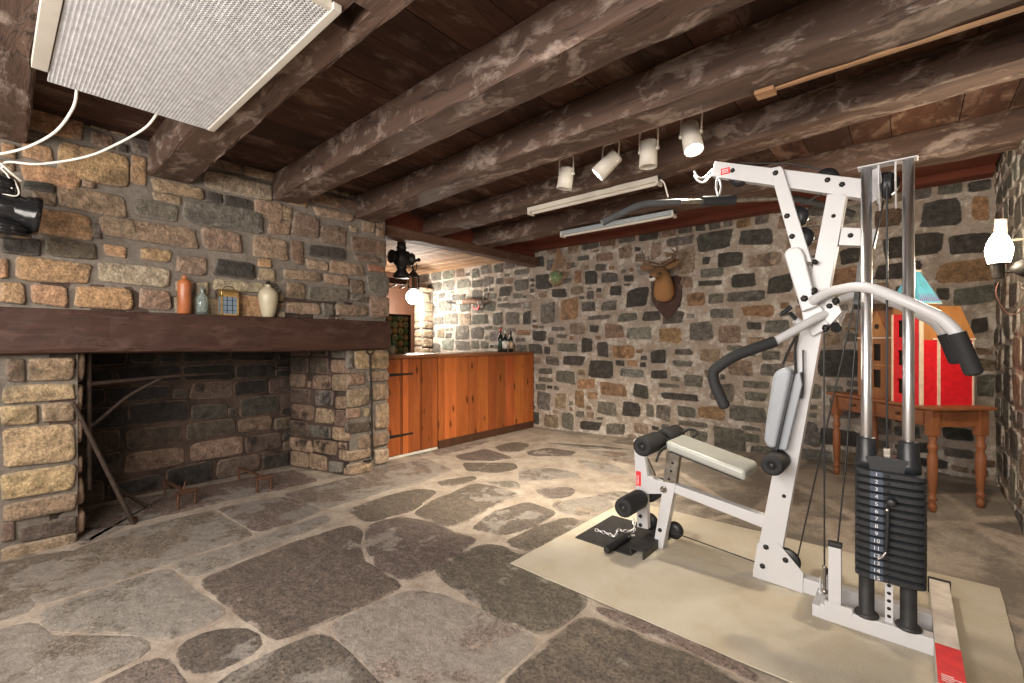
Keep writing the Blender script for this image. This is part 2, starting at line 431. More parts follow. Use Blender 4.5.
T_FIRE = [(56,126,147,183,'o'),(23,53,145,163,'o'),(0,16,144,158,'o'),(20,79,167,186,'o'),(81,95,180,188,'t'),(22,54,182,191,'d'),
(32,56,193,205,'t'),(56,126,190,213,'t'),(18,91,209,236,'o'),(92,101,224,239,'g'),(101,135,218,234,'t'),(0,40,237,256,'d'),(47,99,240,258,'s'),
(0,8,258,278,'o'),(12,91,259,283,'o'),(97,172,263,286,'p'),(0,25,283,305,'o'),(29,67,284,306,'o'),(73,133,287,309,'o'),(137,172,288,311,'t'),
(175,207,255,274,'t'),(215,255,260,278,'d'),(130,147,157,186,'o'),(130,152,142,156,'g'),(151,202,183,196,'t'),(200,273,176,195,'p'),
(206,221,192,202,'d'),(153,180,194,203,'t'),(133,178,202,220,'g'),(223,253,198,209,'d'),(254,282,200,219,'t'),(183,263,206,228,'g'),
(101,197,222,243,'t'),(202,242,229,253,'t'),(251,288,238,258,'t'),(140,171,249,262,'o'),(267,290,221,235,'t'),(270,291,205,219,'t'),
(290,304,240,264,'b'),(292,318,214,238,'b'),(309,361,196,208,'b'),(313,354,210,219,'t'),(319,347,226,245,'b'),(305,345,246,259,'d'),
(350,385,237,253,'b'),(361,374,221,233,'t'),(305,327,260,270,'t'),(329,364,262,275,'t'),(353,380,255,262,'b'),(367,383,265,273,'r'),
(282,320,270,280,'t'),(321,347,275,285,'t'),(286,305,282,300,'t'),(307,347,287,301,'g'),(349,363,280,293,'b'),(366,388,275,294,'g'),
(349,367,295,302,'g'),(287,320,303,314,'t'),(322,333,303,316,'g'),(335,366,304,316,'t'),(369,388,297,318,'t')]
T_PILL_L = [(6,25,358,382,'b'),(28,75,358,380,'t'),(0,75,384,401,'y'),(0,38,404,425,'y'),(41,75,403,421,'t'),(0,76,426,465,'y'),
(0,77,468,494,'y'),(0,77,497,517,'t'),(0,15,521,540,'b'),(18,77,520,537,'s'),(0,76,540,558,'t')]
T_PILL_R = [(354,388,350,369,'y'),(346,353,350,369,'g'),(367,388,371,381,'t'),(346,365,373,385,'t'),(346,370,388,406,'t'),(372,388,383,400,'t'),
(346,361,408,418,'t'),(363,371,408,417,'t'),(374,388,403,429,'t'),(346,371,421,432,'s'),(357,388,433,447,'b'),(346,371,449,459,'t'),
(373,388,449,464,'p'),(346,371,462,473,'t')]
T_BACK = [(532,545,255,268,'d'),(536,553,273,288,'d'),(552,566,288,298,'d'),(538,548,291,298,'t'),(539,557,303,324,'g'),(559,578,298,322,'o'),
(575,582,270,283,'o'),(585,598,271,285,'d'),(601,619,272,283,'g'),(578,591,255,261,'g'),(596,613,253,262,'t'),(618,633,246,260,'t'),
(595,607,264,271,'g'),(624,634,275,282,'d'),(610,622,286,296,'d'),(626,648,287,308,'d'),(570,585,285,295,'t'),(582,596,301,312,'g'),
(601,618,300,311,'g'),(588,611,315,320,'g'),(618,638,313,322,'g'),(643,660,310,322,'d'),(552,566,326,331,'g'),(570,586,322,334,'t'),
(589,599,325,333,'d'),(604,625,324,339,'t'),(556,578,342,352,'g'),(556,568,334,338,'g'),(582,593,336,353,'d'),(596,609,342,357,'d'),
(613,634,345,358,'o'),(628,652,327,341,'l'),(564,585,356,366,'d'),(545,560,356,366,'g'),(532,542,357,364,'t'),(588,614,359,377,'d'),
(539,553,368,374,'g'),(539,553,377,382,'g'),(556,576,370,384,'g'),(619,644,368,378,'l'),(601,628,382,397,'o'),(633,650,384,398,'d'),
(555,568,392,408,'t'),(575,585,391,409,'o'),(597,618,402,416,'g'),(622,641,402,417,'d'),(537,552,392,411,'g'),(646,654,404,417,'g'),
(562,575,412,430,'g'),(544,559,414,427,'t'),(579,601,420,431,'d'),(606,626,423,435,'g'),(633,650,422,434,'t'),(533,540,411,424,'d'),
(696,733,232,251,'d'),(739,776,228,245,'d'),(717,742,252,268,'d'),(702,711,257,265,'d'),(748,783,251,268,'t'),(701,725,268,277,'g'),
(696,724,280,286,'d'),(730,758,273,287,'d'),(766,796,274,295,'d'),(686,706,292,307,'o'),(708,725,293,304,'g'),(727,764,291,303,'g'),
(709,735,308,319,'g'),(740,777,305,317,'o'),(678,697,249,273,'t'),(667,696,237,246,'g'),(650,663,241,258,'t'),(746,762,321,331,'d'),
(765,790,319,333,'g'),(675,694,276,288,'t'),(659,681,327,344,'o'),(688,713,320,342,'g'),(650,667,350,365,'d'),(673,693,348,355,'g'),
(673,694,360,367,'g'),(718,741,325,343,'t'),(699,722,347,364,'t'),(685,703,373,389,'g'),(650,669,370,379,'d'),(658,681,383,388,'g'),
(658,702,393,400,'d'),(728,754,359,376,'t'),(744,770,380,389,'g'),(743,768,392,401,'g'),(709,736,381,402,'g'),(677,696,405,417,'g'),
(698,725,405,420,'o'),(729,765,405,421,'g'),(656,672,404,421,'g'),(679,707,421,427,'g'),(712,746,425,455,'g'),(689,708,430,441,'g'),
(741,762,426,431,'g'),(743,761,433,442,'g'),(762,781,350,361,'g'),(727,745,345,351,'g'),(761,785,364,376,'g'),
(921,962,199,227,'d'),(970,989,196,222,'o'),(882,944,236,259,'d'),(950,990,233,254,'d'),(872,904,208,229,'b'),(873,923,263,279,'d'),
(935,992,260,282,'o'),(954,994,285,305,'g'),(936,951,288,301,'d'),(830,859,267,289,'o'),(838,861,249,265,'d'),(798,818,277,303,'d'),
(814,862,350,376,'d'),(829,862,398,420,'g'),(820,862,429,446,'d'),(804,822,382,400,'g'),(875,891,416,437,'g'),(970,988,316,334,'d'),
(975,996,374,398,'g'),(941,975,447,458,'g'),(796,820,420,445,'g'),(941,975,427,442,'d'),(950,985,408,424,'g'),(866,900,300,330,'b'),
(499,512,286,296,'d'),(515,529,279,291,'g'),(505,519,312,325,'g'),(493,503,312,324,'g'),(523,531,311,324,'d'),(517,531,329,335,'o'),
(514,530,269,275,'g'),(497,511,303,308,'g'),(504,520,303,308,'g')]

# ---- left wall above the hearth, with pillars
S_M = MB(); S_S = MB()
O = Vector((XL, 0, 0))
tf = tr_left(T_FIRE, XL)
cf = lambda s, z: jcol(COL[rng.choice('otttbbgpd')])
ZM = 1.44
wall(S_M, O, EY, EX, -2.6, 2.60, ZM, 2.66, tf, cf, [(.25,.42,.1,.17,500),(.14,.25,.07,.12,1500),(.07,.13,.04,.08,4000),(.04,.07,.03,.05,5000)], .024, .016, .016, .09, 7, .06)
m = MB(); slab(m, O, EY, EX, -2.6, 2.61, 1.2, 2.66, .25)
OP = Vector((XP, 0, 0))
YJ, YR0, YR1 = .36, 2.2, 2.61                 # left jamb, right pillar start, right pillar end
slab(m, OP, EY, EX, -2.6, YJ, -.02, 1.25, .1)
wall(S_M, OP, EY, EX, -2.6, YJ, 0, 1.17, tr_left(T_PILL_L, XP), lambda s, z: jcol(COL[rng.choice('yyott')]), [(.3,.5,.1,.2,400),(.15,.3,.07,.14,1200),(.07,.14,.04,.08,3000)], .03, .018, .012, .06, 9, .04)
slab(m, OP, EY, EX, YR0, YR1, -.02, 1.25, .1)
wall(S_M, OP, EY, EX, YR0, YR1, 0, 1.17, tr_left(T_PILL_R, XP), lambda s, z: jcol(COL[rng.choice('tttgb')]), [(.12,.2,.07,.12,300),(.06,.12,.04,.08,2000)], .026, .016, .014, .07, 7, .05)
# far end of that wall (a return into the bar room)
OE = Vector((XL, YR1, 0)); slab(m, OE, -EX, EY, 0, .9, -.02, 2.5, .1)
wall(S_M, OE, -EX, EY, 0, .9, 0, 2.35, [], cf, [(.2,.4,.1,.17,200),(.1,.25,.06,.12,1500)], .028, .022)
wl = struct('wall_left', m, M['mortar_fire'])
s_ = obj('fireplace_stonework', S_M, M['fire_stone'], wl)

# ---- firebox: left jamb, back, splayed right jamb
m = MB(); XF = -4.72
soot = lambda s, z: jcol(COL[rng.choice('kkkkk' if z > .85 - .35 * (s < 1) else ('kddss' if z > .5 - .2 * (s < 1) else 'dssbb'))], .3)
O1 = Vector((XP, YJ, 0)); slab(m, O1, -EX, EY, 0, .85, -.02, 1.3)
wall(S_S, O1, -EX, EY, 0, .8, 0, 1.25, [], lambda s, z: jcol(COL['t' if s < .15 else rng.choice('dks')]), [(.15,.3,.1,.16,200),(.1,.2,.06,.1,800)], .03, .025)
O2 = Vector((XF, 0, 0)); slab(m, O2, EY, EX, .2, 2.3, -.02, 1.6)
wall(S_S, O2, EY, EX, .3, 2.02, 0, 1.5, [], soot, [(.22,.4,.1,.15,400),(.14,.26,.08,.12,1200),(.07,.13,.04,.07,3000)], .016, .014, .014, .08, 7)
a, b = Vector((XF + .04, 1.98, 0)), Vector((XP, YR0, 0)); L = (b - a).length; dS = (b - a).normalized(); nN = Vector((dS.y, -dS.x, 0))
slab(m, a, dS, nN, 0, L, -.02, 1.3)
wall(S_S, a, dS, nN, 0, L, 0, 1.2, [], lambda s, z: jcol(COL[rng.choice('ttbg') if s + .45 * (1.2 - z) > .55 else rng.choice('dssb')], .25),
     [(.16,.3,.08,.13,300),(.1,.2,.06,.1,900),(.05,.1,.04,.06,1500)], .016, .014, .014, .08, 7)
# flue throat closing over the fire
m.box((XF - .1, .2, 1.5), (XL, 2.3, 1.62)); m.box((XL - .12, YJ - .1, 1.2), (XL, YR0 + .1, 1.5))
wf = struct('wall_fireplace', m, M['mortar_soot']); obj('sooty_stonework', S_S, M['soot_stone'], wf)

# ---- far wall
m = MB(); S_B = MB(); O = Vector((0, YB, 0))
fb = lambda s, z: jcol(CB[rng.choice('ddgggggtttlob' if s > -4.2 else 'gggglt')], .25)
tb = tr_back(T_BACK)
wall(S_B, O, EX, -EY, -6.9, XR, 0, 2.62, tb, fb, [(.24,.36,.13,.19,400),(.15,.25,.1,.15,1500),(.09,.16,.06,.1,3500),(.05,.09,.035,.06,6000)], .010, .008, .020, .11, 6.5, .09)
slab(m, O, EX, -EY, -6.95, XR + .1, -.03, 2.66, .2)
wb = struct('wall_back', m, M['mortar_back']); obj('rubble_stonework', S_B, M['back_stone'], wb)

# ---- right wall
m = MB(); S_R = MB(); O = Vector((XR, 0, 0))
fr = lambda s, z: jcol(CB[rng.choice('ggggttll')], .2)
wall(S_R, O, EY, -EX, -2.6, YB, 0, 2.62, [], fr, [(.2,.36,.12,.2,500),(.12,.22,.08,.14,1800),(.06,.12,.04,.08,5000),(.03,.06,.03,.05,4000)], .012, .01, .024, .13, 5, .1)
slab(m, O, EY, -EX, -2.7, YB + .1, -.03, 2.66, .2)
wr = struct('wall_right', m, M['mortar_right']); obj('rubble_stonework', S_R, M['back_stone'], wr)
# ---- wall behind the camera (plain, never in the photograph)
m = MB(); m.box((-4.2, -2.75, -.03), (XR + .2, -2.6, 2.66)); struct('wall_front', m, M['mortar_right'])

# ---- bar room behind the header
m = MB(); m.box((-7.0, 2.5, -.03), (-6.9, YB, 2.6)); struct('wall_alcove', m, M['brown_panel'])
m = MB(); m.box((-7.0, 2.4, -.03), (-4.83, 2.54, 2.6)); struct('wall_alcove_side', m, M['mortar_fire'])

# ================================================================ FLOOR
t = NT('flagstone_floor')
co = t.coords((1, 1, 1), .12, 1.3)
v1 = t.n('ShaderNodeTexVoronoi', feature='DISTANCE_TO_EDGE'); v1.inputs['Scale'].default_value = 1.25; t.l(co, v1.inputs['Vector'])
v2 = t.n('ShaderNodeTexVoronoi'); v2.inputs['Scale'].default_value = 1.25; t.l(co, v2.inputs['Vector'])
sepc = t.n('ShaderNodeSeparateColor'); t.l(v2.outputs['Color'], sepc.inputs[0])
patch = t.noise(2.2, 7, .68); fine = t.noise(60, 6, .75); mid = t.noise(14, 6, .7)
st = t.mix(t.ramp(sepc.outputs[0], 0, 1), (.15, .127, .106), (.29, .247, .205))
st = t.mix(t.ramp(patch, .46, .6), st, (.40, .345, .285))
jn = t.mix(t.ramp(t.noise(5, 6, .7), .35, .65), (.30, .24, .19), (.52, .45, .375))
jf = t.ramp(t.math('ADD', v1.outputs['Distance'], t.math('MULTIPLY', t.math('SUBTRACT', mid, .5), .09)), .02, .05, 1, 0)
jf = t.math('MAXIMUM', jf, t.attr('traced', 'Fac'))
c = t.mix(jf, st, jn)
c = t.mix(t.ramp(fine, .4, .75, 0, .45), c, (.05, .04, .032))
nb = t.bump(fine, .5, .004); t.bump(mid, .5, .015, nb)
M['floor'] = t.out(c, .62, spec=.35)
t = NT('flagstone')
col = t.attr('Col'); patch = t.noise(2.6, 8, .66, t.coords((1, 1, 1), .3, 2)); fine = t.noise(75, 7, .8); mid = t.noise(16, 7, .72)
dist = t.noise(9, 6, .7, t.coords((.5, 1.6, 1), .2, 3))
c = t.mix(t.ramp(mid, .3, .7), t.mix(1.0, col, (.62, .6, .58), 'MULTIPLY'), t.mix(1.0, col, (1.25, 1.22, 1.2), 'MULTIPLY'))
c = t.mix(t.ramp(dist, .5, .7, 0, .5), c, t.mix(1.0, col, (1.9, 1.8, 1.65), 'MULTIPLY'))
bw = t.n('ShaderNodeRGBToBW'); t.l(col, bw.inputs[0]); lum = t.ramp(bw.outputs[0], .13, .3, -.03, .12)
worn = t.ramp(t.math('ADD', patch, lum), .555, .60, 0, .85)
c = t.mix(worn, c, t.mix(t.ramp(mid, .3, .7), (.24, .215, .19), (.42, .38, .335)))
c = t.mix(t.math('MULTIPLY', t.ramp(fine, .42, .62, 0, .85), t.math('SUBTRACT', 1.0, t.math('MULTIPLY', worn, .7))), c, (.035, .03, .026))
e = t.ramp(t.math('ADD', t.attr('edge', 'Fac'), t.math('MULTIPLY', t.math('SUBTRACT', t.noise(7, 7, .7), .5), 2.6)), .85, 1.2, 0, .88)
c = t.mix(e, c, t.mix(t.ramp(t.noise(5, 6, .7), .35, .65), (.28, .225, .18), (.5, .43, .36)))
nb = t.bump(fine, .9, .006); t.bump(mid, .7, .02, nb)
M['flag'] = t.out(c, t.ramp(worn, 0, 1, .72, .42), spec=.4)

xs = [-7.0 + .1 * i for i in range(77)]; ys = [-2.65 + .1 * i for i in range(80)]
vs = [(min(x, XR + .05), min(y, YB + .05), rise(x, y)) for x in xs for y in ys]
fm = MB(); fm.add(vs, [(i*80+j, (i+1)*80+j, (i+1)*80+j+1, i*80+j+1) for i in range(76) for j in range(79)], smooth=True)
fm.box((-7.0, -2.65, -.12), (XR + .05, YB + .05, -.04))
fl = struct('floor', fm, M['floor'])
FD = (.185, .152, .126); FM_ = (.27, .225, .187); FP = (.33, .285, .24); FH = (.29, .235, .19)
FLAGS = [
([(34,600),(33,586),(75,550),(130,530),(210,511),(254,535),(212,549),(169,563),(100,586),(42,605)], FM_),
([(-160,640),(-160,600),(0,563),(74,550),(30,585),(30,612),(-60,638)], FH),
([(80,547),(96,507),(291,470),(318,481),(262,494),(212,505),(130,524)], FH),
([(283,495),(350,478),(388,466),(425,459),(452,469),(420,483),(384,492),(332,508),(323,509)], FM_),
([(217,509),(282,497),(321,510),(300,520),(258,533)], FH),
([(172,565),(258,538),(325,515),(331,521),(262,550),(199,577),(189,576)], FP),
([(200,581),(262,555),(300,541),(350,525),(362,530),(358,545),(361,560),(380,574),(404,586),(366,605),(328,621),(278,641),(236,611)], FD),
([(367,526),(399,517),(430,522),(455,533),(478,539),(450,560),(408,582),(380,570),(367,548)], FD),
([(347,510),(384,497),(416,489),(437,491),(412,511),(368,523)], FD),
([(414,514),(430,502),(456,491),(476,483),(505,489),(520,495),(495,505),(463,523),(448,527)], FD),
([(471,529),(495,512),(528,502),(557,513),(530,528),(512,533),(500,536)], FD),
([(504,543),(540,526),(570,517),(581,521),(553,539),(526,552)], FD),
([(434,571),(455,558),(480,545),(500,546),(524,556),(560,580),(588,600),(584,607),(545,636),(500,619),(470,599)], FD),
([(328,626),(408,591),(440,595),(490,616),(532,635),(537,643),(505,670),(470,705),(405,705),(370,665)], FP),
([(217,683),(280,650),(322,632),(350,656),(392,702),(300,730),(200,715)], FD),
([(175,649),(200,634),(244,629),(258,635),(266,645),(235,662),(202,677),(186,669)], FD),
([(42,609),(100,590),(169,568),(189,590),(228,612),(200,627),(162,643),(140,634),(52,630),(45,622)], FP),
([(-120,690),(-60,650),(30,622),(50,638),(138,638),(154,648),(118,668),(86,681),(40,705),(-60,720)], FM_),
([(90,690),(158,656),(172,668),(198,706),(140,740),(70,730)], FM_),
([(500,690),(545,646),(583,616),(640,637),(700,660),(755,692),(730,760),(560,760)], FD),
([(593,606),(650,624),(730,660),(764,677),(758,684),(700,654),(640,631),(596,611)], FM_),
([(455,456),(485,449),(513,458),(490,461),(462,460)], FD), ([(495,447),(514,442),(529,444),(523,451),(502,452)], FD),
([(526,452),(547,448),(577,452),(571,456),(531,456)], FD), ([(463,463),(513,463),(518,468),(500,473),(468,471)], FD),
([(519,471),(550,468),(579,474),(576,478),(521,481)], FM_), ([(437,482),(473,476),(477,479),(455,486),(441,486)], FD),
([(484,482),(515,481),(521,489),(500,486)], FM_), ([(534,490),(567,487),(576,490),(569,497),(549,499)], FM_),
([(595,495),(625,491),(632,496),(612,501)], FM_), ([(552,503),(600,496),(614,504),(584,517),(558,511)], FP),
([(583,450),(625,453),(640,466),(618,462),(598,455)], FM_), ([(575,460),(605,462),(632,474),(600,472)], FP),
([(430,451),(455,446),(490,441),(470,449),(440,456)], FM_), ([(545,443),(600,446),(635,450),(590,449)], FM_),
]
S_F = MB()
def pt_in(px, py, P):
    r = False; j = len(P) - 1
    for i in range(len(P)):
        if (P[i][1] > py) != (P[j][1] > py) and px < (P[j][0]-P[i][0]) * (py-P[i][1]) / (P[j][1]-P[i][1]) + P[i][0]: r = not r
        j = i
    return r
for poly, col in FLAGS:
    P = []
    for u, v in poly:
        p = at(u, v, Z=0)
        for _ in range(3): p = at(u, v, Z=rise(p.x, p.y))
        P.append(p)
    out = []; sgn_ = sum(P[i-1].x*P[i].y - P[i].x*P[i-1].y for i in range(len(P)))
    for i in range(len(P)):                     # broken, slightly wandering edges
        a, b = P[i], P[(i + 1) % len(P)]; k = max(1, int((b - a).length / .05)); nn = (b - a).cross(Vector((0, 0, 1))).normalized()
        for q in range(k):
            out.append(a.lerp(b, q / k) + nn * (rng.uniform(-.007, .007) + (.013 if sgn_ > 0 else -.013)))
    for _ in range(1): out = [(out[i-1] + out[i] * 2 + out[(i+1) % len(out)]) / 4 for i in range(len(out))]
    n = len(out); ins = []
    ar = sum(out[i].x*out[(i+1) % n].y - out[(i+1) % n].x*out[i].y for i in range(n))
    if ar < 0: out.reverse()
    for i in range(n):
        tdir = (out[(i+1) % n] - out[i-1]).normalized(); ins.append(out[i] + Vector((-tdir.y, tdir.x, 0)) * (.05 if (n > 40) else .02))
    jc = jcol(col, .12); vs = []; es = []
    ins0 = [out[i].lerp(ins[i], .35) for i in range(n)]
    for ring, dz, e in ((out, -.003, 1), (out, .002, 1), (ins0, .004, .85), (ins, .0055, 0)):
        for p in ring: vs.append((p.x, p.y, rise(p.x, p.y) + dz)); es.append(e)
    fs = [(r_*n+i, r_*n+(i+1) % n, (r_+1)*n+(i+1) % n, (r_+1)*n+i) for r_ in range(3) for i in range(n)] + [tuple(3*n+i for i in range(n))]
    S_F.add(vs, fs, jc, es)
o = obj('flagstone_paving', S_F, M['flag'], fl)
# where traced stones lie, the bed between them is all mortar
a = fl.data.attributes.new('traced', 'FLOAT', 'POINT'); vals = []
ZONE = [at(u, v, Z=0) for u, v in [(-200,720),(-200,600),(0,560),(75,545),(92,503),(292,467),(350,478),(388,465),(442,454),(531,428),(590,440),(640,470),(640,500),(560,520),(510,566),(770,676),(770,760),(300,800)]]
ZP = [(p.x, p.y) for p in ZONE]
for x, y, z in fm.v: vals.append(1.0 if pt_in(x, y, ZP) else 0.0)
a.data.foreach_set('value', vals)

# ================================================================ CEILING AND BEAMS
m = MB(); x = -4.3; pr = random.Random(3)
while x < XR + .1:
    wd = pr.uniform(.2, .34); k = pr.uniform(.6, 1.35)
    m.box((x + .002, -2.7, CEIL + pr.uniform(0, .006)), (min(x + wd - .002, XR + .15), YB + .1, CEIL + .03), (k, k * pr.uniform(.93, 1.0), k * pr.uniform(.88, 1)))
    x += wd
m.box((-4.3, -2.7, CEIL + .028), (XR + .15, YB + .1, CEIL + .06), (.3, .3, .3))
struct('ceiling', m, M['ceil'])
m = MB(); y = 2.5
while y < YB:
    k = pr.uniform(.65, 1.3)
    m.box((-6.95, y + .002, 2.478 + pr.uniform(0, .003)), (-4.12, min(y + .085, YB), 2.5), (k, k, k)); y += .088
m.box((-6.95, 2.5, 2.5), (-4.12, YB, 2.52))
struct('ceiling_alcove', m, M['alcove_ceil'])

def beam(x0, x1, ya, yb, z0, z1, seed, skew=0):
    """hand-hewn beam running along x: wobbling faces and worn edges"""
    r = random.Random(seed); n = int((x1 - x0) / .12) + 1; k = 16; vs = []
    ph = [r.uniform(0, 6) for _ in range(6)]
    for i in range(n + 1):
        x = x0 + (x1 - x0) * i / n
        cy_ = (ya + yb) / 2 + skew * (i / n) + .012 * math.sin(x * 1.1 + ph[0]); cz = (z0 + z1) / 2
        hw = (yb - ya) / 2 * (1 + .05 * math.sin(x * 2.3 + ph[1])); hz = (z1 - z0) / 2
        for j in range(k):
            a = 2 * PI * (j + .5) / k; ca, sa = math.cos(a), math.sin(a)
            dy = math.copysign(abs(ca) ** .1, ca) * hw; dz = math.copysign(abs(sa) ** .1, sa) * hz
            wz = .008 * math.sin(x * 1.7 + ph[2]) * (dz < 0)
            vs.append((x, cy_ + dy + r.uniform(-.005, .005), cz + dz + wz + r.uniform(-.005, .005) * (dz < 0)))
    fs = [(i*k+j, i*k+(j+1) % k, (i+1)*k+(j+1) % k, (i+1)*k+j) for i in range(n) for j in range(k)]
    fs += [tuple(range(k-1, -1, -1)), tuple(n*k+j for j in range(k))]
    m = MB(); m.add(vs, [tuple(reversed(f)) for f in fs]); return m
BEAMS = [(-.13, .125, 2.43, -3.98), (.72, .95, 2.40, -3.98), (1.51, 1.74, 2.425, -3.98), (2.27, 2.50, 2.43, -4.0, -.11), (3.20, 3.43, 2.455, -4.13, -.29), (3.98, 4.20, 2.45, -4.13), (-.95, -.72, 2.42, -3.98)]
for i, (ya, yb, zb, xl, *sk) in enumerate(BEAMS):
    o = struct('trim_%d' % (i + 1), beam(xl, XR - .005 if i in (3, 4, 5) else XR - .005, ya, yb, zb, CEIL + .005, 20 + i, sk[0] if sk else 0), M['beam'])
# mortise cut into the underside of the second beam
mc = MB(); p = at(352, 20, Z=2.40); mc.box((p.x - .075, p.y - .035, 2.3), (p.x + .075, p.y + .03, 2.5))
cut = obj('mortise_block', mc, M['beam']); bo = bpy.data.objects['trim_2']
md = bo.modifiers.new('mortise', 'BOOLEAN'); md.object = cut; md.operation = 'DIFFERENCE'
dg = bpy.context.evaluated_depsgraph_get(); me = bpy.data.meshes.new_from_object(bo.evaluated_get(dg))
bo.modifiers.clear(); bo.data = me; bpy.data.objects.remove(cut)

# header beam over the opening to the bar room
def rot90(mb): mb.v = [(-(y) , x, z) for x, y, z in mb.v]; return mb
hb = beam(2.35, YB - .02, 4.03, 4.2, 2.345, 2.452, 77); struct('trim_8', rot90(hb), M['header'])
m = MB(); m.box((-4.13, 2.6, 2.45), (-4.11, YB, 2.64)); struct('trim_9', m, M['redtrim'])
m = MB(); m.box((-4.1, 5.06, 2.55), (XR - .02, YB - .005, 2.632)); m.box((-4.1, 4.72, 2.612), (XR - .02, 5.07, 2.632)); struct('trim_10', m, M['redtrim'])
# thin lath strip fixed along the underside of the fourth beam
m = MB(); a, b = at(772, 97, Z=2.425), at(1023, 18, Z=2.425)
m.prism([(a.x, 2.375, 2.413), (XR-.02, 2.375, 2.413), (XR-.02, 2.395, 2.413), (a.x, 2.395, 2.413)], (0, 0, .012)); m.box((a.x-.05, 2.35, 2.405), (a.x + .03, 2.42, 2.43))
o = obj('lath_strip', m, wood_mat('bare_lath', (.3, .16, .08), (.5, .3, .16), 'X', crack=False)); tag(o, 'thin bare orange wooden lath nailed under the beam above the exercise machine', 'wood strip')

# ================================================================ MANTEL
n = 40; k = 12; vs = []; r = random.Random(5); y0, y1 = -1.2, 2.585
for i in range(n + 1):
    y = y0 + (y1 - y0) * i / n; f = .006 * math.sin(y * 3)
    pr_ = [(-3.985, 1.175), (-3.87, 1.170), (-3.842, 1.18), (-3.835, 1.2), (-3.838, 1.3), (-3.835, 1.41), (-3.842, 1.442), (-3.87, 1.447), (-3.99, 1.447), (-3.99, 1.3)]
    for X, Z in pr_: vs.append((X + (r.uniform(-.004, .004) if X > -3.9 else 0), y, Z + (f if Z < 1.25 else 0) + (r.uniform(-.003, .003) if Z < 1.25 else 0)))
k = 10
fs = [(i*k+j, i*k+(j+1) % k, (i+1)*k+(j+1) % k, (i+1)*k+j) for i in range(n) for j in range(k)] + [tuple(range(k-1, -1, -1)), tuple(n*k+j for j in range(k))]
m = MB(); m.add(vs, fs, smooth=False)
o = obj('mantel_beam', m, M['mantel'], origin=(-3.9, .7, 1.17)); tag(o, 'long dark wooden mantel beam over the stone fireplace', 'mantelpiece')
# ================================================================ RUG
RZ = .012
m = MB(); rp = random.Random(9)
c_ = [(-1.68, 1.915), (.30, 1.915), (.345, 3.33), (-1.66, 3.27)]; out = []
for i in range(4):
    a, b = Vector(c_[i]), Vector(c_[(i+1) % 4])
    for q in range(24): p = a.lerp(b, q / 24); out.append((p.x + rp.uniform(-.003, .003), p.y + rp.uniform(-.003, .003), .006))
m.prism(out, (0, 0, RZ - .006))
t = NT('cream_carpet'); a = t.noise(260, 3, .8); b = t.noise(3, 5, .6)
c = t.mix(t.ramp(b, .4, .65), (.62, .57, .475), (.52, .45, .34))
c = t.mix(t.ramp(a, .35, .7, 0, .55), c, (.33, .28, .2)); t.bump(a, .8, .004)
M['rug'] = t.out(c, .95, spec=.1)
o = obj('carpet_mat', m, M['rug'], origin=(-.65, 2.6, 0)); tag(o, 'cream carpet mat on the flagstones under the white exercise machine', 'rug')

# ================================================================ EXERCISE MACHINE
G = thing('weight_machine', 'white framed home gym machine with chrome rods and black weight stack', 'exercise machine', (-.55, 2.62, RZ))
WP = M['white_paint']; YN, YF = 2.63, 2.69      # near and far face of the main frame
def pp(pts, y0, y1, m=None):
    m = m or MB(); P = [at(u, v, Y=y0) for u, v in pts]
    return m.prism(P, (0, y1 - y0, 0))
def gp(name, pts, y0, y1, mat=WP, bevel=.003, parent=G, label=None):
    return obj(name, pp(pts, y0, y1), mat, parent, bevel=bevel, label=label)
def bolts(parent, pts, Y, r=.011):
    for u, v in pts:
        p = at(u, v, Y=Y); m = MB(); m.lathe([(r, 0), (r, .004), (r*.75, .009), (r*.3, .011)], (p.x, p.y, p.z), 6 if r > .012 else 12, (0, -1, 0))
        obj('bolt', m, M['iron'], parent)

up = gp('upright_post', [(753,573),(778,573),(847,194),(827,194)], YN, YF)
bolts(up, [(833.5,216),(784,371+125),(801,280)], YN, .009)
# foot gusset plates
for y0 in (YN - .006, YF):
    g = gp('foot_gusset', [(752.5,576.5),(757.5,543),(778,543),(803.5,573.5),(802.5,597)], y0, y0 + .006, bevel=.001)
    if y0 < YN: bolts(g, [(766,547),(762.5,566),(785.5,560)], y0, .014)
m = MB(); m.box((-.60, YN, RZ), (.075, YF, .085)); obj('base_bar', m, WP, G, bevel=.004)
# crossbar at the back
m = MB(); m.box((.075, 2.08, RZ), (.148, 3.04, .085)); cb = obj('rear_crossbar', m, plain('scuffed_white_paint', (.68, .62, .55), .45, 0, .2, 14), G, bevel=.004, label='white bar with rusty scuffs')
m = MB(); m.box((.07, 3.04, RZ), (.153, 3.055, .09)); obj('end_cap', m, M['blackplast'], cb, bevel=.002)
a = at(952, 648, Z=.086); m = MB(); m.box((.0752, 2.13, .0852), (.1478, a.y, .0868)); rl = obj('red_label', m, M['red_label'], cb, label='red warning label')
m.v = m.v
for k in range(4):
    q = MB(); q.box((.085, 2.15 + k*.012, .0868), (.137 - k % 2 * .02, 2.154 + k*.012, .0872)); obj('label_print', q, M['ink_white'], rl)
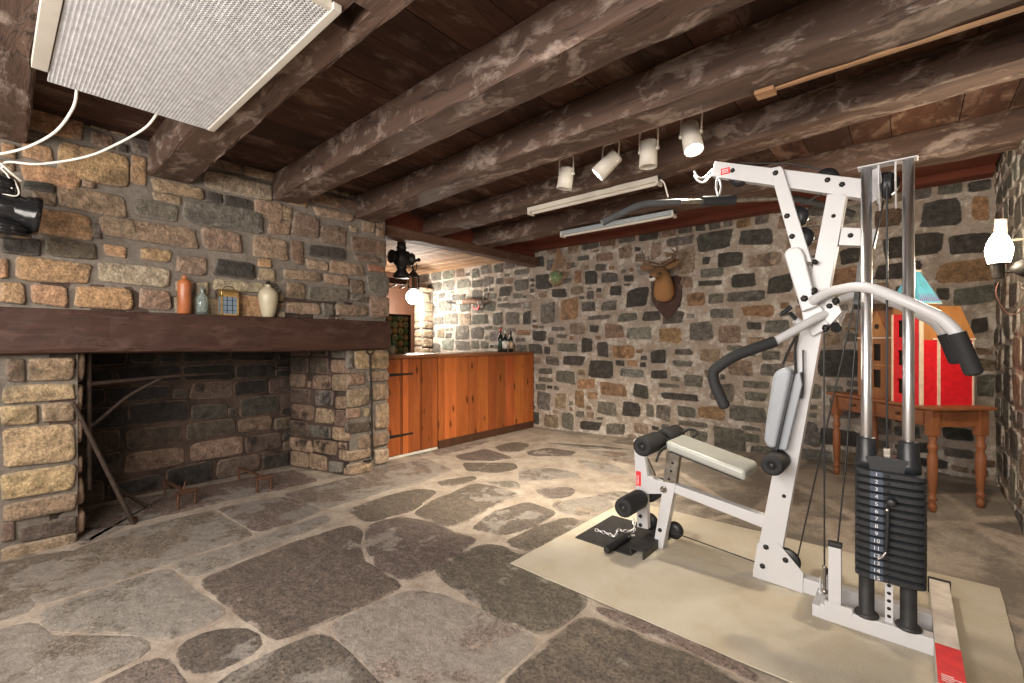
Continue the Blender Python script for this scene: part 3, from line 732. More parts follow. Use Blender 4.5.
# weight side rail
YW = 2.465
m = MB(); m.box((-.30, 2.435, RZ), (.075, 2.495, .08)); rail = obj('side_rail', m, WP, G, bevel=.004)
m = MB(); m.box((-.33, 2.44, RZ), (-.29, YN, .065)); obj('link_bar', m, WP, G, bevel=.003)
m = MB(); p = at(828, 590, Y=2.435); q = at(841, 590, Y=2.435); zt = at(834, 548, Y=2.435).z
m.box((p.x, 2.44, .08), (q.x, 2.475, zt)); ps = obj('guide_post', m, WP, G, bevel=.002)
m = MB(); m.box((p.x - .002, 2.438, zt), (q.x + .002, 2.477, zt + .018)); obj('post_cap', m, M['blackplast'], ps, bevel=.002)
m = MB(); m.box((p.x - .012, 2.432, .06), (q.x + .04, 2.4345, .10)); obj('post_foot_plate', m, WP, ps, bevel=.001)
# rods
RODX = (at(866.5, 400, Y=YW).x, at(908.5, 400, Y=YW).x); ZT = at(910, 160, Y=YW).z
for x in RODX:
    m = MB(); m.lathe([(.0195, .08), (.0195, ZT)], (x, YW, 0), 28); obj('guide_rod', m, M['chrome'], G)
    m = MB(); m.lathe([(.042, .08), (.044, .086), (.04, .094), (.0275, .098), (.027, .30)], (x, YW, 0), 28); obj('rod_bumper', m, M['rubber'], G)
XM = sum(RODX) / 2
# top bracket with pulley
m = MB(); m.box((RODX[0] - .03, YW - .03, ZT), (RODX[1] + .03, YW + .03, ZT + .006)); tb_ = obj('top_plate', m, WP, G, bevel=.002)
for dx in (-.03, .024):
    m = MB(); x = XM + dx
    m.prism([(x, YW - .02, ZT), (x, YW + .025, ZT), (x, YW + .16, ZT - .09), (x, YW + .15, ZT - .15), (x, YW + .09, ZT - .17), (x, YW - .02, ZT - .08)], (.006, 0, 0)); obj('pulley_cheek', m, WP, tb_, bevel=.001)
m = MB(); m.lathe([(.02, -.014), (.055, -.013), (.058, -.01), (.05, 0), (.058, .01), (.055, .013), (.02, .014)], (XM, YW + .055, ZT - .075), 28, (1, 0, 0)); obj('pulley', m, M['blackplast'], tb_)
# beam on top
tbm = gp('top_beam', [(711,176),(714.6,161),(862,178.6),(875,181),(878,201),(862,198.5)], YN, YF)
bolts(tbm, [(732.5,170.5),(827.5,180),(842,184.5)], YN, .013)
m = pp([(720,168),(731,164),(740,165.5),(739,180),(722,178)], YN - .004, YN - .0035)
a, b = at(721, 172, Y=YN), at(730, 173, Y=YN); m = MB(); m.box((a.x, YN - .0015, a.z - .018), (b.x, YN, a.z + .016)); rl = obj('red_label', m, M['red_label'], tbm, label='small red label')
for k in range(3):
    q = MB(); q.box((a.x + .006, YN - .002, a.z - .01 + k*.008), (b.x - .008, YN - .0015, a.z - .007 + k*.008)); obj('label_print', q, M['ink_white'], rl)
for u, v, yy in ((739, 176, 2.66), (827, 178, 2.66)):
    p = at(u, v, Y=yy); m = MB(); m.lathe([(.015, -.012), (.05, -.012), (.045, 0), (.05, .012), (.015, .012)], (p.x, yy, p.z - .005), 24, (0, 1, 0)); obj('pulley', m, M['blackplast'], tbm)
# rear end of the beam: white angled plates
gp('beam_end_plate', [(862,178.6),(872,170),(880,167),(882,180),(878,198),(871,203),(862,199)], YN - .005, YN, bevel=.001)
p = at(884, 185, Y=2.66); m = MB(); m.lathe([(.015, -.014), (.056, -.013), (.05, 0), (.056, .013), (.015, .014)], (p.x, 2.66, p.z), 24, (0, 1, 0)); obj('pulley', m, M['blackplast'], tbm)
# rear stub arm
sa = gp('rear_stub_arm', [(841.5,227),(876.5,228.5),(872.5,246.5),(838.5,245)], YN, YF)
bolts(sa, [(850.5,235.5)], YN)
gp('stub_end_cap', [(876.6,228.5),(878,229),(874,247),(872.6,246.5)], YN - .002, YF + .002, M['blackplast'], .001, sa)
# front diagonal member, two plates
for y0, y1 in ((YN - .03, YN - .001), (YF + .001, YF + .03)):
    d_ = gp('front_strut', [(770,171),(772,167.5),(780.5,166),(783,169),(812,262),(795,262)], y0, y1)
    if y0 < YN: bolts(d_, [(775.5,173),(787,216),(792,236.5)], y0, .014)
for u, v in ((797, 217), (802, 238)):
    p = at(u, v, Y=2.66); m = MB(); m.lathe([(.015, -.012), (.052, -.012), (.046, 0), (.052, .012), (.015, .012)], (p.x, 2.66, p.z), 24, (0, 1, 0)); obj('pulley', m, M['blackplast'], G)
m = MB(); A = at(800, 255, Y=2.66); B = at(813, 262, Y=2.66); m.tube([A, B], .018, 12); obj('pivot_stub', m, WP, G)
m = MB(); A = at(815, 262, Y=2.6); m.lathe([(.012, -.01), (.012, .01)], A, 10, (0, 1, 0)); obj('bolt', m, M['iron'], G)
# press arm carrier
pa = gp('press_arm_carrier', [(784,255),(785,251),(789,248),(797,246.5),(801,248.5),(804,254),(817.5,306),(801.5,312)], 2.565, 2.60, bevel=.008)
bolts(pa, [(804.3,298.5)], 2.565, .017)
gp('press_arm_web', [(801,252),(822,282),(826,330),(812,312)], 2.70, 2.735, bevel=.003)
hub = gp('pivot_housing', [(801.5,311),(820,305),(827,315),(829,328),(812,337),(803,322)], 2.60, 2.74, bevel=.006)
gp('pivot_bracket', [(826,298),(833,296),(842,312),(830,325),(824,318)], 2.585, 2.62, bevel=.002)
bolts(G, [(829.5,306)], 2.585, .014)
for u, v in ((814, 290), (836, 300), (826, 327)):
    p = at(u, v, Y=2.58); m = MB(); m.lathe([(.016, 0), (.016, .012), (.009, .014), (.009, .03), (.003, .032)], p, 8, (0, -.6, -.5)); obj('bolt', m, M['iron'], G)
m = MB(); A, B = at(829, 309, Y=2.75), at(835.5, 326, Y=2.62); m.tube([A, B], .019, 14); e = obj('side_stub', m, WP, G)
m = MB(); m.tube([B, B + (B - A).normalized() * .025], .022, 14); obj('stub_end_cap', m, M['blackplast'], e)
# handles
def handle(name, path, grip, r=.021, rg=.027, label=None):
    m = MB(); m.tube(rounded(path, .09, 7), r, 16); h = obj(name, m, WP, G)
    m = MB(); m.tube(rounded(grip, .08, 7), rg, 16); e = grip[-1]; dd = (Vector(grip[-1]) - Vector(grip[-2])).normalized()
    m.lathe([(rg, 0), (rg*.85, .008), (rg*.4, .013)], e, 16, dd); obj('foam_grip', m, M['foam'], h)
handle('press_handle', [at(812,301,Y=2.56), at(830,291,Y=2.5), at(856,286.5,Y=2.40), at(872,288,Y=2.34), at(905,301,Y=2.30), at(942,318,Y=2.30), at(955,331,Y=2.30), at(958,337,Y=2.30)],
       [at(956.5,333,Y=2.30), at(973.5,372,Y=2.30)])
handle('press_handle', [at(812,318,Y=2.72), at(826,308,Y=2.74), at(846,297,Y=2.78), at(872,293,Y=2.82), at(905,308,Y=2.84), at(935,322,Y=2.84), at(944,334,Y=2.84), at(946,338,Y=2.84)],
       [at(944.5,334,Y=2.84), at(956,361,Y=2.84)])
handle('pull_handle', [at(826,314,Y=2.60), at(815,319,Y=2.56), at(774,342,Y=2.42), at(770,344,Y=2.41)],
       [at(775,341.5,Y=2.42), at(733,356,Y=2.34), at(712.5,371,Y=2.32), at(714,383,Y=2.31), at(724.5,406,Y=2.30)], .02, .026)
m = MB(); m.tube(rounded([at(824,330,Y=2.75), at(836,326,Y=2.78), at(842,312,Y=2.82)], .05), .018, 14); obj('rear_handle_tube', m, WP, G)
# selector knob
m = MB(); a, b = at(799,322,Y=2.60), at(790,313,Y=2.55); m.tube([a, b], [.012, .009], 10); m.tube([at(780.5,315,Y=2.54), at(791,307,Y=2.56)], .011, 12); obj('adjustment_knob', m, M['blackplast'], G)
m = MB(); m.tube([at(803,325,Y=2.60), at(795,320,Y=2.58)], .017, 12); obj('knob_sleeve', m, WP, G)
# hooks at the front
for du, dy in ((0, 0), (4, .05)):
    m = MB(); m.tube(bez([at(718,166+du,Y=2.66+dy), at(711,171+du,Y=2.64+dy), at(704,178+du,Y=2.62+dy), at(698,177+du,Y=2.6+dy), at(694,171+du,Y=2.59+dy)]), .006, 8); obj('cable_hook', m, M['chrome'], G)

# back pad
bp = [(767,448),(763.5,440),(765,425),(772,378),(775,371),(784,367.5),(791,369),(791.5,376),(775.5,449)]
pad = gp('back_pad', bp, 2.535, 2.80, M['vinyl_back'], .02, G, 'pale blue grey padded backrest'); pad.modifiers['bevel'].segments = 4
gp('pad_edge_trim', [(774.5,450),(792,373),(794,374),(777,451)], 2.533, 2.80, M['blackplast'], .001, pad)  # dark strip standing in for the shaded gap between pad and board
gp('pad_board', [(777,449),(794,375),(800,372),(802,385),(786,450)], 2.56, 2.78, M['vinyl_back'], .004, pad)
m = MB(); P = [at(u, v, Y=2.60) for u, v in ((797,336),(795,352),(796,380),(795,392),(800,397),(803,392),(803,350))]
m.tube(bez(P, 5), .008, 8, flat=.4); obj('strap', m, M['rubber'], G)
m = MB(); m.tube(bez([at(795,338,Y=2.6), at(788,352,Y=2.58), at(783,364,Y=2.6)], 5), .007, 8, flat=.5); obj('strap', m, M['rubber'], G)

# rollers along y
def roller(u, v, Y0, Y1, Y2, Y3, r=.056, name='foam_roller'):
    p = at(u, v, Y=Y0); x, z = p.x, p.z
    m = MB(); m.lathe([(.012, Y0 + .01), (.012, Y3 - .01)], (x, 0, z), 14, (0, 1, 0)); sp = obj('roller_axle', m, M['steel_dull'], G)
    for a, b in ((Y0, Y1), (Y2, Y3)):
        if b - a < .01: continue
        m = MB(); m.lathe([(r*.35, a + .004), (r*.36, a), (r*.78, a), (r*.94, a + .006), (r, a + .018), (r, b - .018), (r*.94, b - .006), (r*.78, b), (r*.36, b)], (x, 0, z), 32, (0, 1, 0)); rr = obj(name, m, M['foam'], G)
        m = MB(); m.lathe([(r*.33, a - .001), (r*.33, a + .012)], (x, 0, z), 20, (0, 1, 0)); obj('roller_end_cap', m, M['blackplast'], rr)
    return x, z
UX, UZ = roller(641.5, 447, 2.40, 2.62, 2.70, 2.92)
LX, LZ = roller(622.5, 508.5, 2.38, 2.61, 2.71, 2.93)
roller(771.5, 466, 2.44, 2.62, 2.70, 2.88, .05)

# seat
zs = lambda x: .682 + (x + 1.035) * (-.235)
m = MB(); n = 8; xs_ = (-1.05, -.63); pr_ = []
m.prism([(xs_[0], 2.535, zs(xs_[0]) - .055), (xs_[1], 2.535, zs(xs_[1]) - .055), (xs_[1], 2.535, zs(xs_[1])), (xs_[0], 2.535, zs(xs_[0]))], (0, .26, 0))
seat = obj('seat_pad', m, M['vinyl'], G, bevel=.02, label='grey vinyl seat pad'); seat.modifiers['bevel'].segments = 4
m = MB(); m.prism([(-1.03, 2.56, zs(-1.03) - .066), (-.66, 2.56, zs(-.66) - .066), (-.66, 2.56, zs(-.66) - .054), (-1.03, 2.56, zs(-1.03) - .054)], (0, .21, 0)); obj('seat_board', m, M['blackplast'], seat)
gp('seat_post', [(666.5,452),(679.5,455),(675.5,484),(663,482)], YN + .008, YF - .008, M['steel_dull'], .002, G, 'worn steel seat post with holes')
for u, v in ((672.5,463),(671,471),(669,479)):
    p = at(u, v, Y=YN + .008); m = MB(); m.lathe([(.008, 0), (.008, .0015)], p, 14, (0, -1, 0)); obj('post_hole', m, M['blackplast'], G)
m = MB(); m.tube(bez([at(659,436,Y=2.66), at(668,441,Y=2.60), at(667,446,Y=2.55), at(660,452,Y=2.5), at(656,462,Y=2.47)], 5), .013, 8, flat=.35); obj('strap', m, M['rubber'], seat)
m = MB(); m.tube(bez([at(682,433,Y=2.84), at(690,429,Y=2.88), at(698,433,Y=2.86), at(692,437,Y=2.82)], 5), .011, 8, flat=.4); obj('strap', m, M['rubber'], seat)
# front leg, link bar, leg lever
fp_ = gp('front_post', [(663.5,482),(675.5,484),(662.5,552),(653,549)], YN, YF); bolts(fp_, [(660,530)], YN, .012)
p = at(664, 489, Y=YN); m = MB(); m.lathe([(.018, 0), (.02, .008), (.016, .02), (.008, .022), (.008, .034)], p, 14, (0, -1, 0)); obj('adjustment_knob', m, M['steel_dull'], fp_)
gp('seat_link_bar', [(674,484.3),(765,516.5),(762,527.8),(673,492.5)], YN + .005, YF - .005)
ll = gp('leg_lever', [(633.5,440),(636.5,438),(644,453),(647.5,477),(664,482.5),(663,494),(646.5,494),(648,529.5),(637,527),(635.5,483)], YN + .01, YF - .01, bevel=.003)
bolts(ll, [(640.5,516),(640.5,525)], YN + .01, .012)
gp('leg_lever_brace', [(643,455),(645.5,455),(655,476),(651.5,478)], YF - .02, YF, M['steel_dull'], .001, ll)
a, b = at(636, 478, Y=YN + .01), at(641, 478, Y=YN + .01); m = MB(); m.box((a.x, YN + .008, a.z - .045), (b.x, YN + .01, a.z + .045)); rl = obj('red_label', m, M['red_label'], ll, label='upright red label')
for k in range(2):
    q = MB(); q.box((a.x + .006 + k*.009, YN + .0075, a.z - .035), (a.x + .009 + k*.009, YN + .008, a.z + .02)); obj('label_print', q, M['ink_white'], rl)
for u, v in ((650, 521), (675, 530)):
    p = at(u, v, Y=2.72); m = MB(); m.lathe([(.014, -.012), (.05, -.012), (.044, 0), (.05, .012), (.014, .012)], (p.x, 2.715, max(.065, p.z)), 24, (0, 1, 0)); obj('pulley', m, M['blackplast'], G)
p = at(788.5, 556.5, Y=2.72); m = MB(); m.lathe([(.018, -.013), (.06, -.013), (.064, -.009), (.054, 0), (.064, .009), (.06, .013), (.018, .013)], (p.x, 2.66, p.z), 28, (0, 1, 0)); obj('pulley', m, M['blackplast'], G); PX, PZ = p.x, p.z
# black foot channel
FX = at(652, 549, Y=YN).x
m = MB(); m.box((FX - .045, 2.43, .055), (FX + .04, 2.92, .063)); m.box((FX - .045, 2.43, RZ), (FX - .037, 2.92, .058)); m.box((FX + .032, 2.43, RZ), (FX + .04, 2.92, .058)); obj('foot_channel', m, M['rubber'], G)
# rubber foot plate
m = MB(); m.box((-1.585, 2.42, RZ), (FX - .047, 2.90, RZ + .008)); obj('foot_plate', m, M['rubber'], G, bevel=.003)

# weight plates
PXL, PXR = at(854, 520, Y=2.40).x, at(927.5, 520, Y=2.40).x; ZB, Zt = .262, .718; PH = (Zt - ZB) / 15
def fontmesh(txt, size):
    cu = bpy.data.curves.new('num', 'FONT'); cu.body = txt; cu.size = size; cu.extrude = .0003; cu.align_x = 'CENTER'; cu.align_y = 'CENTER'; cu.offset = 0
    o = bpy.data.objects.new('num', cu); C.objects.link(o); dg = bpy.context.evaluated_depsgraph_get()
    me = bpy.data.meshes.new_from_object(o.evaluated_get(dg)); bpy.data.objects.remove(o); return me
for i in range(15):
    z1 = Zt - i * PH; z0 = z1 - PH
    a_, b_ = (PXR - PXL) / 2, .068; xc = (PXL + PXR) / 2; prof = []
    pts = []
    for k in range(28):
        an = 2 * PI * (k + .5) / 28; ca, sa = math.cos(an), math.sin(an)
        pts.append((xc + math.copysign(abs(ca) ** .45, ca) * a_, YW + math.copysign(abs(sa) ** .3, sa) * b_))
    m = MB(); vs = []
    for f, zz in ((.96, z0 + .001), (1, z0 + .0075), (1, z1 - .0065), (.96, z1 - .0005)):
        vs += [(xc + (x - xc) * f if f == 1 else xc + (x-xc)*(1-.009/a_), YW + (y - YW) * (1 if f == 1 else 1 - .009/b_), zz) for x, y in pts]
    m.add(vs, [(r_*28+k, r_*28+(k+1) % 28, (r_+1)*28+(k+1) % 28, (r_+1)*28+k) for r_ in range(3) for k in range(28)] + [tuple(range(27, -1, -1)), tuple(84+k for k in range(28))])
    pl = obj('weight_plate', m, M['plate'], G)
    xs0 = at(876.5, 500, Y=2.397).x; yf = YW - .068
    m = MB(); m.box((xs0 - .021, yf - .0012, z0 + .006), (xs0 + .021, yf + .006, z1 - .004)); obj('number_sticker', m, M['sticker'], pl)
    o = bpy.data.objects.new('plate_number', fontmesh(str(i + 1), .021)); C.objects.link(o); o.parent = pl
    o.data.materials.clear(); o.data.materials.append(M['ink_white'])
    o.location = Vector((xs0, yf - .0016, (z0 + z1) / 2)) - ORG[pl.name]; o.rotation_euler = (R(90), 0, 0); o.scale = (1.15, 1, 1)
    m = MB(); m.lathe([(.006, 0), (.006, .001)], (XM + .005, yf, (z0+z1)/2), 12, (0, -1, 0)); obj('pin_hole', m, M['blackplast'], pl)
# top block
m = MB(); zc = Zt
for x in RODX: m.lathe([(.042, zc), (.041, zc + .03), (.036, zc + .045), (.034, zc + .12), (.031, zc + .124)], (x, YW, 0), 24)
m.prism([(RODX[0], YW - .04, zc), (RODX[1], YW - .04, zc), (RODX[1], YW - .04, zc + .05), (RODX[1] - .035, YW - .04, zc + .055), (RODX[0] + .035, YW - .04, zc + .055), (RODX[0], YW - .04, zc + .05)], (0, .08, 0))
obj('stack_top_block', m, M['plate'], G)
m = MB(); m.box((XM - .012, YW - .012, zc + .05), (XM + .012, YW + .012, zc + .085)); obj('cable_clip', m, M['steel_dull'], G, bevel=.002)
# perforated selector strap below, pin with lanyard
m = MB(); x = at(889, 600, Y=YW).x
m.box((x - .013, YW - .004, .08), (x + .013, YW, .276)); st_ = obj('perforated_strap', m, WP, G)
for k in range(5):
    q = MB(); q.lathe([(.007, 0), (.007, .001)], (x, YW - .004, .105 + k*.032), 14, (0, -1, 0)); obj('strap_hole', q, M['iron'], st_)
p = at(892, 502, Y=2.39); m = MB(); m.lathe([(.016, 0), (.018, .01), (.016, .03), (.01, .033)], (p.x, yf, p.z), 16, (-.1, -1, 0))
m.tube(bez([at(888,508,Y=2.37), at(887.5,530,Y=2.37), at(886,552,Y=2.37)], 6), .006, 10); obj('selector_pin', m, M['blackplast'], G)
m = MB(); m.tube(bez([at(886,552,Y=2.372), at(883,556,Y=2.37), at(878,559,Y=2.372)], 5), .004, 8); m.ball(at(887, 510, Y=2.365), .006); obj('pin_clip', m, M['chrome'], G)

# cables
def cab(name, pts, r=.0035): m = MB(); m.tube(pts, r, 8); obj(name, m, M['cable'], G)
cab('cable', [(PX + .05, 2.66, PZ + .03), at(855,300,Y=2.66), at(861,285,Y=2.66)])
cab('cable', [at(824.5,585,Y=2.52), at(824,330,Y=2.60)])
cab('cable', [at(833,592,Y=2.54), at(845,470,Y=2.60), at(858,310,Y=2.66), at(868,200,Y=2.66)])
cab('cable', [(XM + .0, YW, Zt + .085), (XM, YW, ZT - .08)], .004)
cab('cable', [at(873,248,Y=2.62), at(884,200,Y=2.62)])
cab('cable', [at(675,533,Y=2.7), (-.62, 2.68, .075), (PX, 2.68, PZ - .055)], .0035)
for a, b in (((797,208),(823,193)), ((800,225),(822,215)), ((800,228),(820,226)), ((806,244),(818,238))): cab('cable', [at(*a, Y=2.66), at(*b, Y=2.66)], .003)
cab('cable', [at(740,163,Y=2.66), at(790,163.5,Y=2.66), at(828,171,Y=2.66)], .004)
m = MB(); m.prism([at(858,262,Y=2.64), at(861,262,Y=2.64), at(858,305,Y=2.64), at(853,303,Y=2.64)], (0, .01, 0)); m.prism([at(860,275,Y=2.67), at(863,275,Y=2.67), at(862,300,Y=2.67), at(859,300,Y=2.67)], (0, .01, 0)); obj('pulley_hanger', m, M['blackplast'], G)
# floor pulley bracket with carabiner
m = MB(); a = at(818, 606, Z=RZ); b = at(829, 600, Z=RZ)
m.box((a.x, a.y, RZ), (a.x + .03, a.y + .05, RZ + .008)); m.box((a.x + .004, a.y + .01, RZ), (a.x + .009, a.y + .04, .14)); m.box((a.x + .03, a.y + .02, RZ), (a.x + .035, a.y + .05, .15)); m.box((a.x, a.y + .012, .07), (-.295, a.y + .032, .08)); obj('pulley_bracket', m, WP, G)
m = MB(); m.lathe([(.01, -.01), (.04, -.01), (.035, 0), (.04, .01), (.01, .01)], (a.x + .03, a.y + .08, .13), 24, (1, .3, 0)); obj('pulley', m, M['blackplast'], G)
m = MB(); p = at(824.5, 575, Y=2.52); m.tube([p + Vector((0, 0, .03)), p - Vector((0, 0, .07))], .007, 8); m.ball(p - Vector((0, 0, .075)), .013); m.ball(p + Vector((0, 0, .035)), .01); obj('cable_swivel', m, M['steel_dull'], G)

# chain and short handle lying on the foot plate
def chain(name, pts, parent=None, r=.0028, L=.03, mat=None, origin=None):
    m = MB(); P = bez(pts, 14); dist = 0; last = P[0]; k = 0
    for q in P[1:]:
        dist += (q - last).length; last = q
        if dist >= L * .72:
            dist = 0; k += 1; d = (q - P[max(0, P.index(q) - 2)]).normalized(); side = Vector((0, 0, 1)) if k % 2 else d.cross(Vector((0, 0, 1))).normalized()
            if abs(d.z) > .9: side = Vector((1, 0, 0)) if k % 2 else Vector((0, 1, 0))
            lp = [q + d * (math.cos(t_) * L / 2) + side * (math.sin(t_) * L * .3) for t_ in [2 * PI * j / 12 for j in range(12)]]
            m.tube(lp, r, 6, closed=True)
    return obj(name, m, mat or M['chrome'], parent, origin=origin)
zc = .031
ch = chain('steel_chain', [at(593,529,Z=zc), at(606,533,Z=zc), at(615,536,Z=zc), at(618,530,Z=zc), at(623,531,Z=zc), at(630,531,Z=zc), at(634,530,Z=zc), at(634,520,Z=.07)], origin=tuple(at(620,535,Z=RZ + .008)))
tag(ch, 'loose steel chain lying on the black foot plate of the machine', 'chain')
m = MB(); a, b = at(607, 550, Z=.038), at(628, 536, Z=.038); m.tube([a, b], .021, 16); d = (a - b).normalized(); m.lathe([(.021, 0), (.017, .008), (.006, .01)], a, 16, d)
root = thing('handle_bar', 'short black foam grip handle lying on the foot plate beside the chain', 'handle', (a.x, a.y, RZ + .008))
obj('grip', m, M['foam'], root); m = MB(); m.tube([b, b + Vector((.03, .03, 0))], .008, 10); m.tube([b + Vector((.02, -.03, .01)), b + Vector((-.02, .035, .01))], .005, 8); obj('swivel_ring', m, M['chrome'], root)

# ================================================================ LAT BAR hanging from the machine
c0 = at(718, 201, Y=2.6); dl = (c0.xy.to_3d()).dot(FW)
def lb(u, v, dd=0): r_ = ray(u, v); return r_ * (dl + dd) + Vector((0, 0, CAM_H))
L = thing('lat_pulldown_bar', 'long dark bent pulldown bar hanging from the front of the exercise machine', 'bar', tuple(lb(718, 190)))
m = MB(); m.tube([lb(672, 202), lb(718, 201), lb(782, 198.5)], .0125, 14); obj('bar', m, M['steel_dull'], L)
m = MB(); m.tube([lb(702, 201.3), lb(734.5, 200.3)], .027, 18); obj('centre_sleeve', m, M['blackplast'], L)
for P in ([lb(680,202), lb(645,204), lb(636,206.5), lb(602,223)], [lb(782,198.5), lb(797,199), lb(815,203,), lb(853,214)]):
    m = MB(); m.tube(rounded(P, .06), .0185, 16); obj('foam_grip', m, plain('dark_grey_foam', (.06, .062, .066), .6), L)
m = MB(); m.tube(bez([lb(718,196), lb(716,187), lb(718,178), lb(721,187), lb(719,196)], 6), .0055, 8); obj('hook', m, M['chrome'], L)

# nothing of the machine sinks into the mat
for ch_ in [o_ for o_ in bpy.data.objects if o_.type == 'MESH' and o_.parent and (o_.parent == G or o_.parent.parent == G) and not o_.name.startswith('plate_number')]:
    for v_ in ch_.data.vertices:
        if v_.co.z + ORG[ch_.name].z + ch_.location.z < RZ and ch_.name[:5] not in ('plate',): v_.co.z = RZ - ORG[ch_.name].z
# ================================================================ BAR COUNTER
XBF = -4.13
B = thing('bar_counter', 'varnished orange pine board bar counter standing against the far stone wall', 'bar counter', (XBF - .3, 4.3, 0))
YG = 3.42; y0 = YG + .01; m = MB(); pr = random.Random(11); ws = [.09, .2, .19, .16, .2, .16, .17, .18, .2, .2, .2]
y = y0
for wd in ws:
    if y >= YB - .04: break
    k = pr.uniform(.7, 1.25); e = min(y + wd, YB - .035)
    m.box((XBF - .02, y + .0025, .09), (XBF, e - .0025, 1.065), (k, k * pr.uniform(.85, 1.1), k)); y = e
m.box((XBF - .03, y0, .02), (XBF - .012, YB - .03, 1.06), (.3, .3, .3))
obj('front_boards', m, M['pine'], B, bevel=.002)
m = MB(); m.box((XBF - .01, y0, 0.0), (XBF + .015, YB - .03, .095)); obj('kick_board', m, M['brown_panel'], B, bevel=.004)
m = MB(); m.box((XBF - .55, y0, 1.065), (XBF + .02, YB - .02, 1.105)); obj('counter_top', m, M['pine_top'], B, bevel=.004)
m = MB(); m.box((XBF - .52, YB - .1, 0), (XBF - .03, YB - .05, 1.06)); obj('end_panel', m, M['pine'], B)
m = MB(); m.box((XBF - .02, YB - .045, .0), (XBF + .012, YB - .02, 1.065), (.8, .7, .7)); obj('end_trim', m, M['pine'], B, bevel=.002)
Gt = thing('bar_gate', 'orange pine plank gate with two black strap hinges beside the fireplace', 'gate', (XBF, 3.05, 0))
m = MB(); y = 2.655
for wd, k in ((.25, .95), (.03, .5), (.08, 1.2), (.15, .75), (.03, .45), (.14, .65), (.1, .8)):
    e = min(y + wd, YG); m.box((XBF - .02, y + .002, .03), (XBF - (.006 if wd < .04 else 0), e - .002, 1.06), (k, k * .95, k)); y = e
obj('planks', m, M['pine'], Gt, bevel=.002)
m = MB(); m.box((XBF - .55, 2.655, 1.065), (XBF + .02, YG, 1.105)); obj('flap_top', m, M['pine_top'], Gt, bevel=.004)
for v in (375, 437):
    z = at(391, v, X=XBF).z; m = MB(); m.box((XBF + .0, 2.67, z - .016), (XBF + .006, 2.76, z + .016))
    m.prism([(XBF, 2.74, z - .016), (XBF, 3.03, z - .009), (XBF, 3.05, z - .013), (XBF, 3.075, z), (XBF, 3.05, z + .013), (XBF, 3.03, z + .009), (XBF, 2.74, z + .016)], (.006, 0, 0)); m.lathe([(.009, z - .03), (.009, z + .03)], (XBF + .006, 2.675, 0), 10); obj('strap_hinge', m, M['iron'], Gt)
m = MB(); m.box((XBF - .015, 2.67, 0), (XBF - .005, YG, .025)); o = obj('threshold_strip', m, plain('pale_threshold', (.6, .56, .5), .6), Gt)

# wine bottles on the bar
def bottle(name, label, cat, u, v, X, h, r, glass, lab, cap, group='wine bottles on the bar counter', z=1.105):
    p = at(u, v, X=X)
    t_ = thing(name, label, cat, (X, p.y, z), group)
    m = MB(); m.lathe([(r*.6, .004), (r*.9, 0), (r, .01), (r, h*.58), (r*.85, h*.66), (r*.38, h*.76), (r*.33, h*.97), (r*.38, h*.975), (r*.38, h), (r*.1, h)], (X, p.y, z), 20); obj('glass', m, glass, t_)
    m = MB(); m.lathe([(r*1.02, h*.16), (r*1.02, h*.5)], (X, p.y, z), 20); obj('paper_label', m, lab, t_)
    m = MB(); m.lathe([(r*.4, h*.84), (r*.41, h*1.003), (r*.2, h*1.006)], (X, p.y, z), 16); obj('capsule', m, cap, t_)
gl = plain('dark_bottle_glass', (.012, .016, .012), .08)
bottle('wine_bottle', 'dark wine bottle with red neck capsule on the bar, leftmost of three', 'bottle', 500.5, 351, -4.30, .33, .036, gl, plain('green_paper', (.04, .07, .05)), plain('red_foil', (.5, .02, .03), .3))
bottle('wine_bottle', 'dark wine bottle with tall white label, middle of three on the bar', 'bottle', 505, 351, -4.20, .30, .035, gl, plain('white_paper', (.7, .66, .6)), plain('silver_foil', (.6, .58, .55), .3))
bottle('wine_bottle', 'dark wine bottle with low cream label, rightmost of three on the bar', 'bottle', 510.5, 351, -4.25, .29, .036, gl, plain('cream_paper', (.62, .48, .36)), plain('black_foil', (.03, .03, .03), .3))

# decorative panel of round glass bottoms, leaning at the end of the bar room
px = -5.3; a, b = at(394, 314, X=px), at(410.5, 355, X=px)
D = thing('stained_glass_picture', 'dark framed picture of green and amber round glass bottoms on the bar', 'panel', (px, (a.y + b.y) / 2, 1.06))
y0, y1, z0, z1 = a.y - .35, b.y, 1.06, a.z
m = MB(); m.box((px - .02, y0, z0), (px - .01, y1, z1)); obj('backing', m, plain('olive_backing', (.06, .07, .03)), D)
m = MB(); m.box((px - .025, y1 - .03, z0), (px + .01, y1, z1)); m.box((px - .025, y0, z1 - .03), (px + .01, y1, z1)); m.box((px - .025, y0, z0), (px + .01, y1, z0 + .03)); m.box((px - .025, y0, z0), (px + .01, y0 + .03, z1)); obj('frame', m, M['iron'], D)
mg = [plain('green_glass_round', (.10, .2, .06), .3), plain('amber_glass_round', (.42, .2, .05), .3), plain('pale_round_rim', (.4, .4, .2), .4)]
s_ = .088; n = 0
yy = y1 - .075; row = 0
while yy > y0 + .04:
    zz = z0 + .07; row += 1; k = 0
    while zz < z1 - .05 and n < 95:
        m = MB(); m.lathe([(.02, .012), (.036, .012), (.042, .004), (.042, 0)], (px - .01, yy, zz), 16, (1, 0, 0)); rd = obj('glass_round', m, mg[2 if (k + row) % 2 else 0] if (k + row) % 3 else mg[1], D)
        m = MB(); m.lathe([(.019, .013), (.012, .016), (.003, .017)], (px - .01, yy, zz), 12, (1, 0, 0)); obj('glass_centre', m, mg[0] if (k+row) % 3 else mg[2], rd); n += 1
        zz += s_; k += 1
    yy -= s_
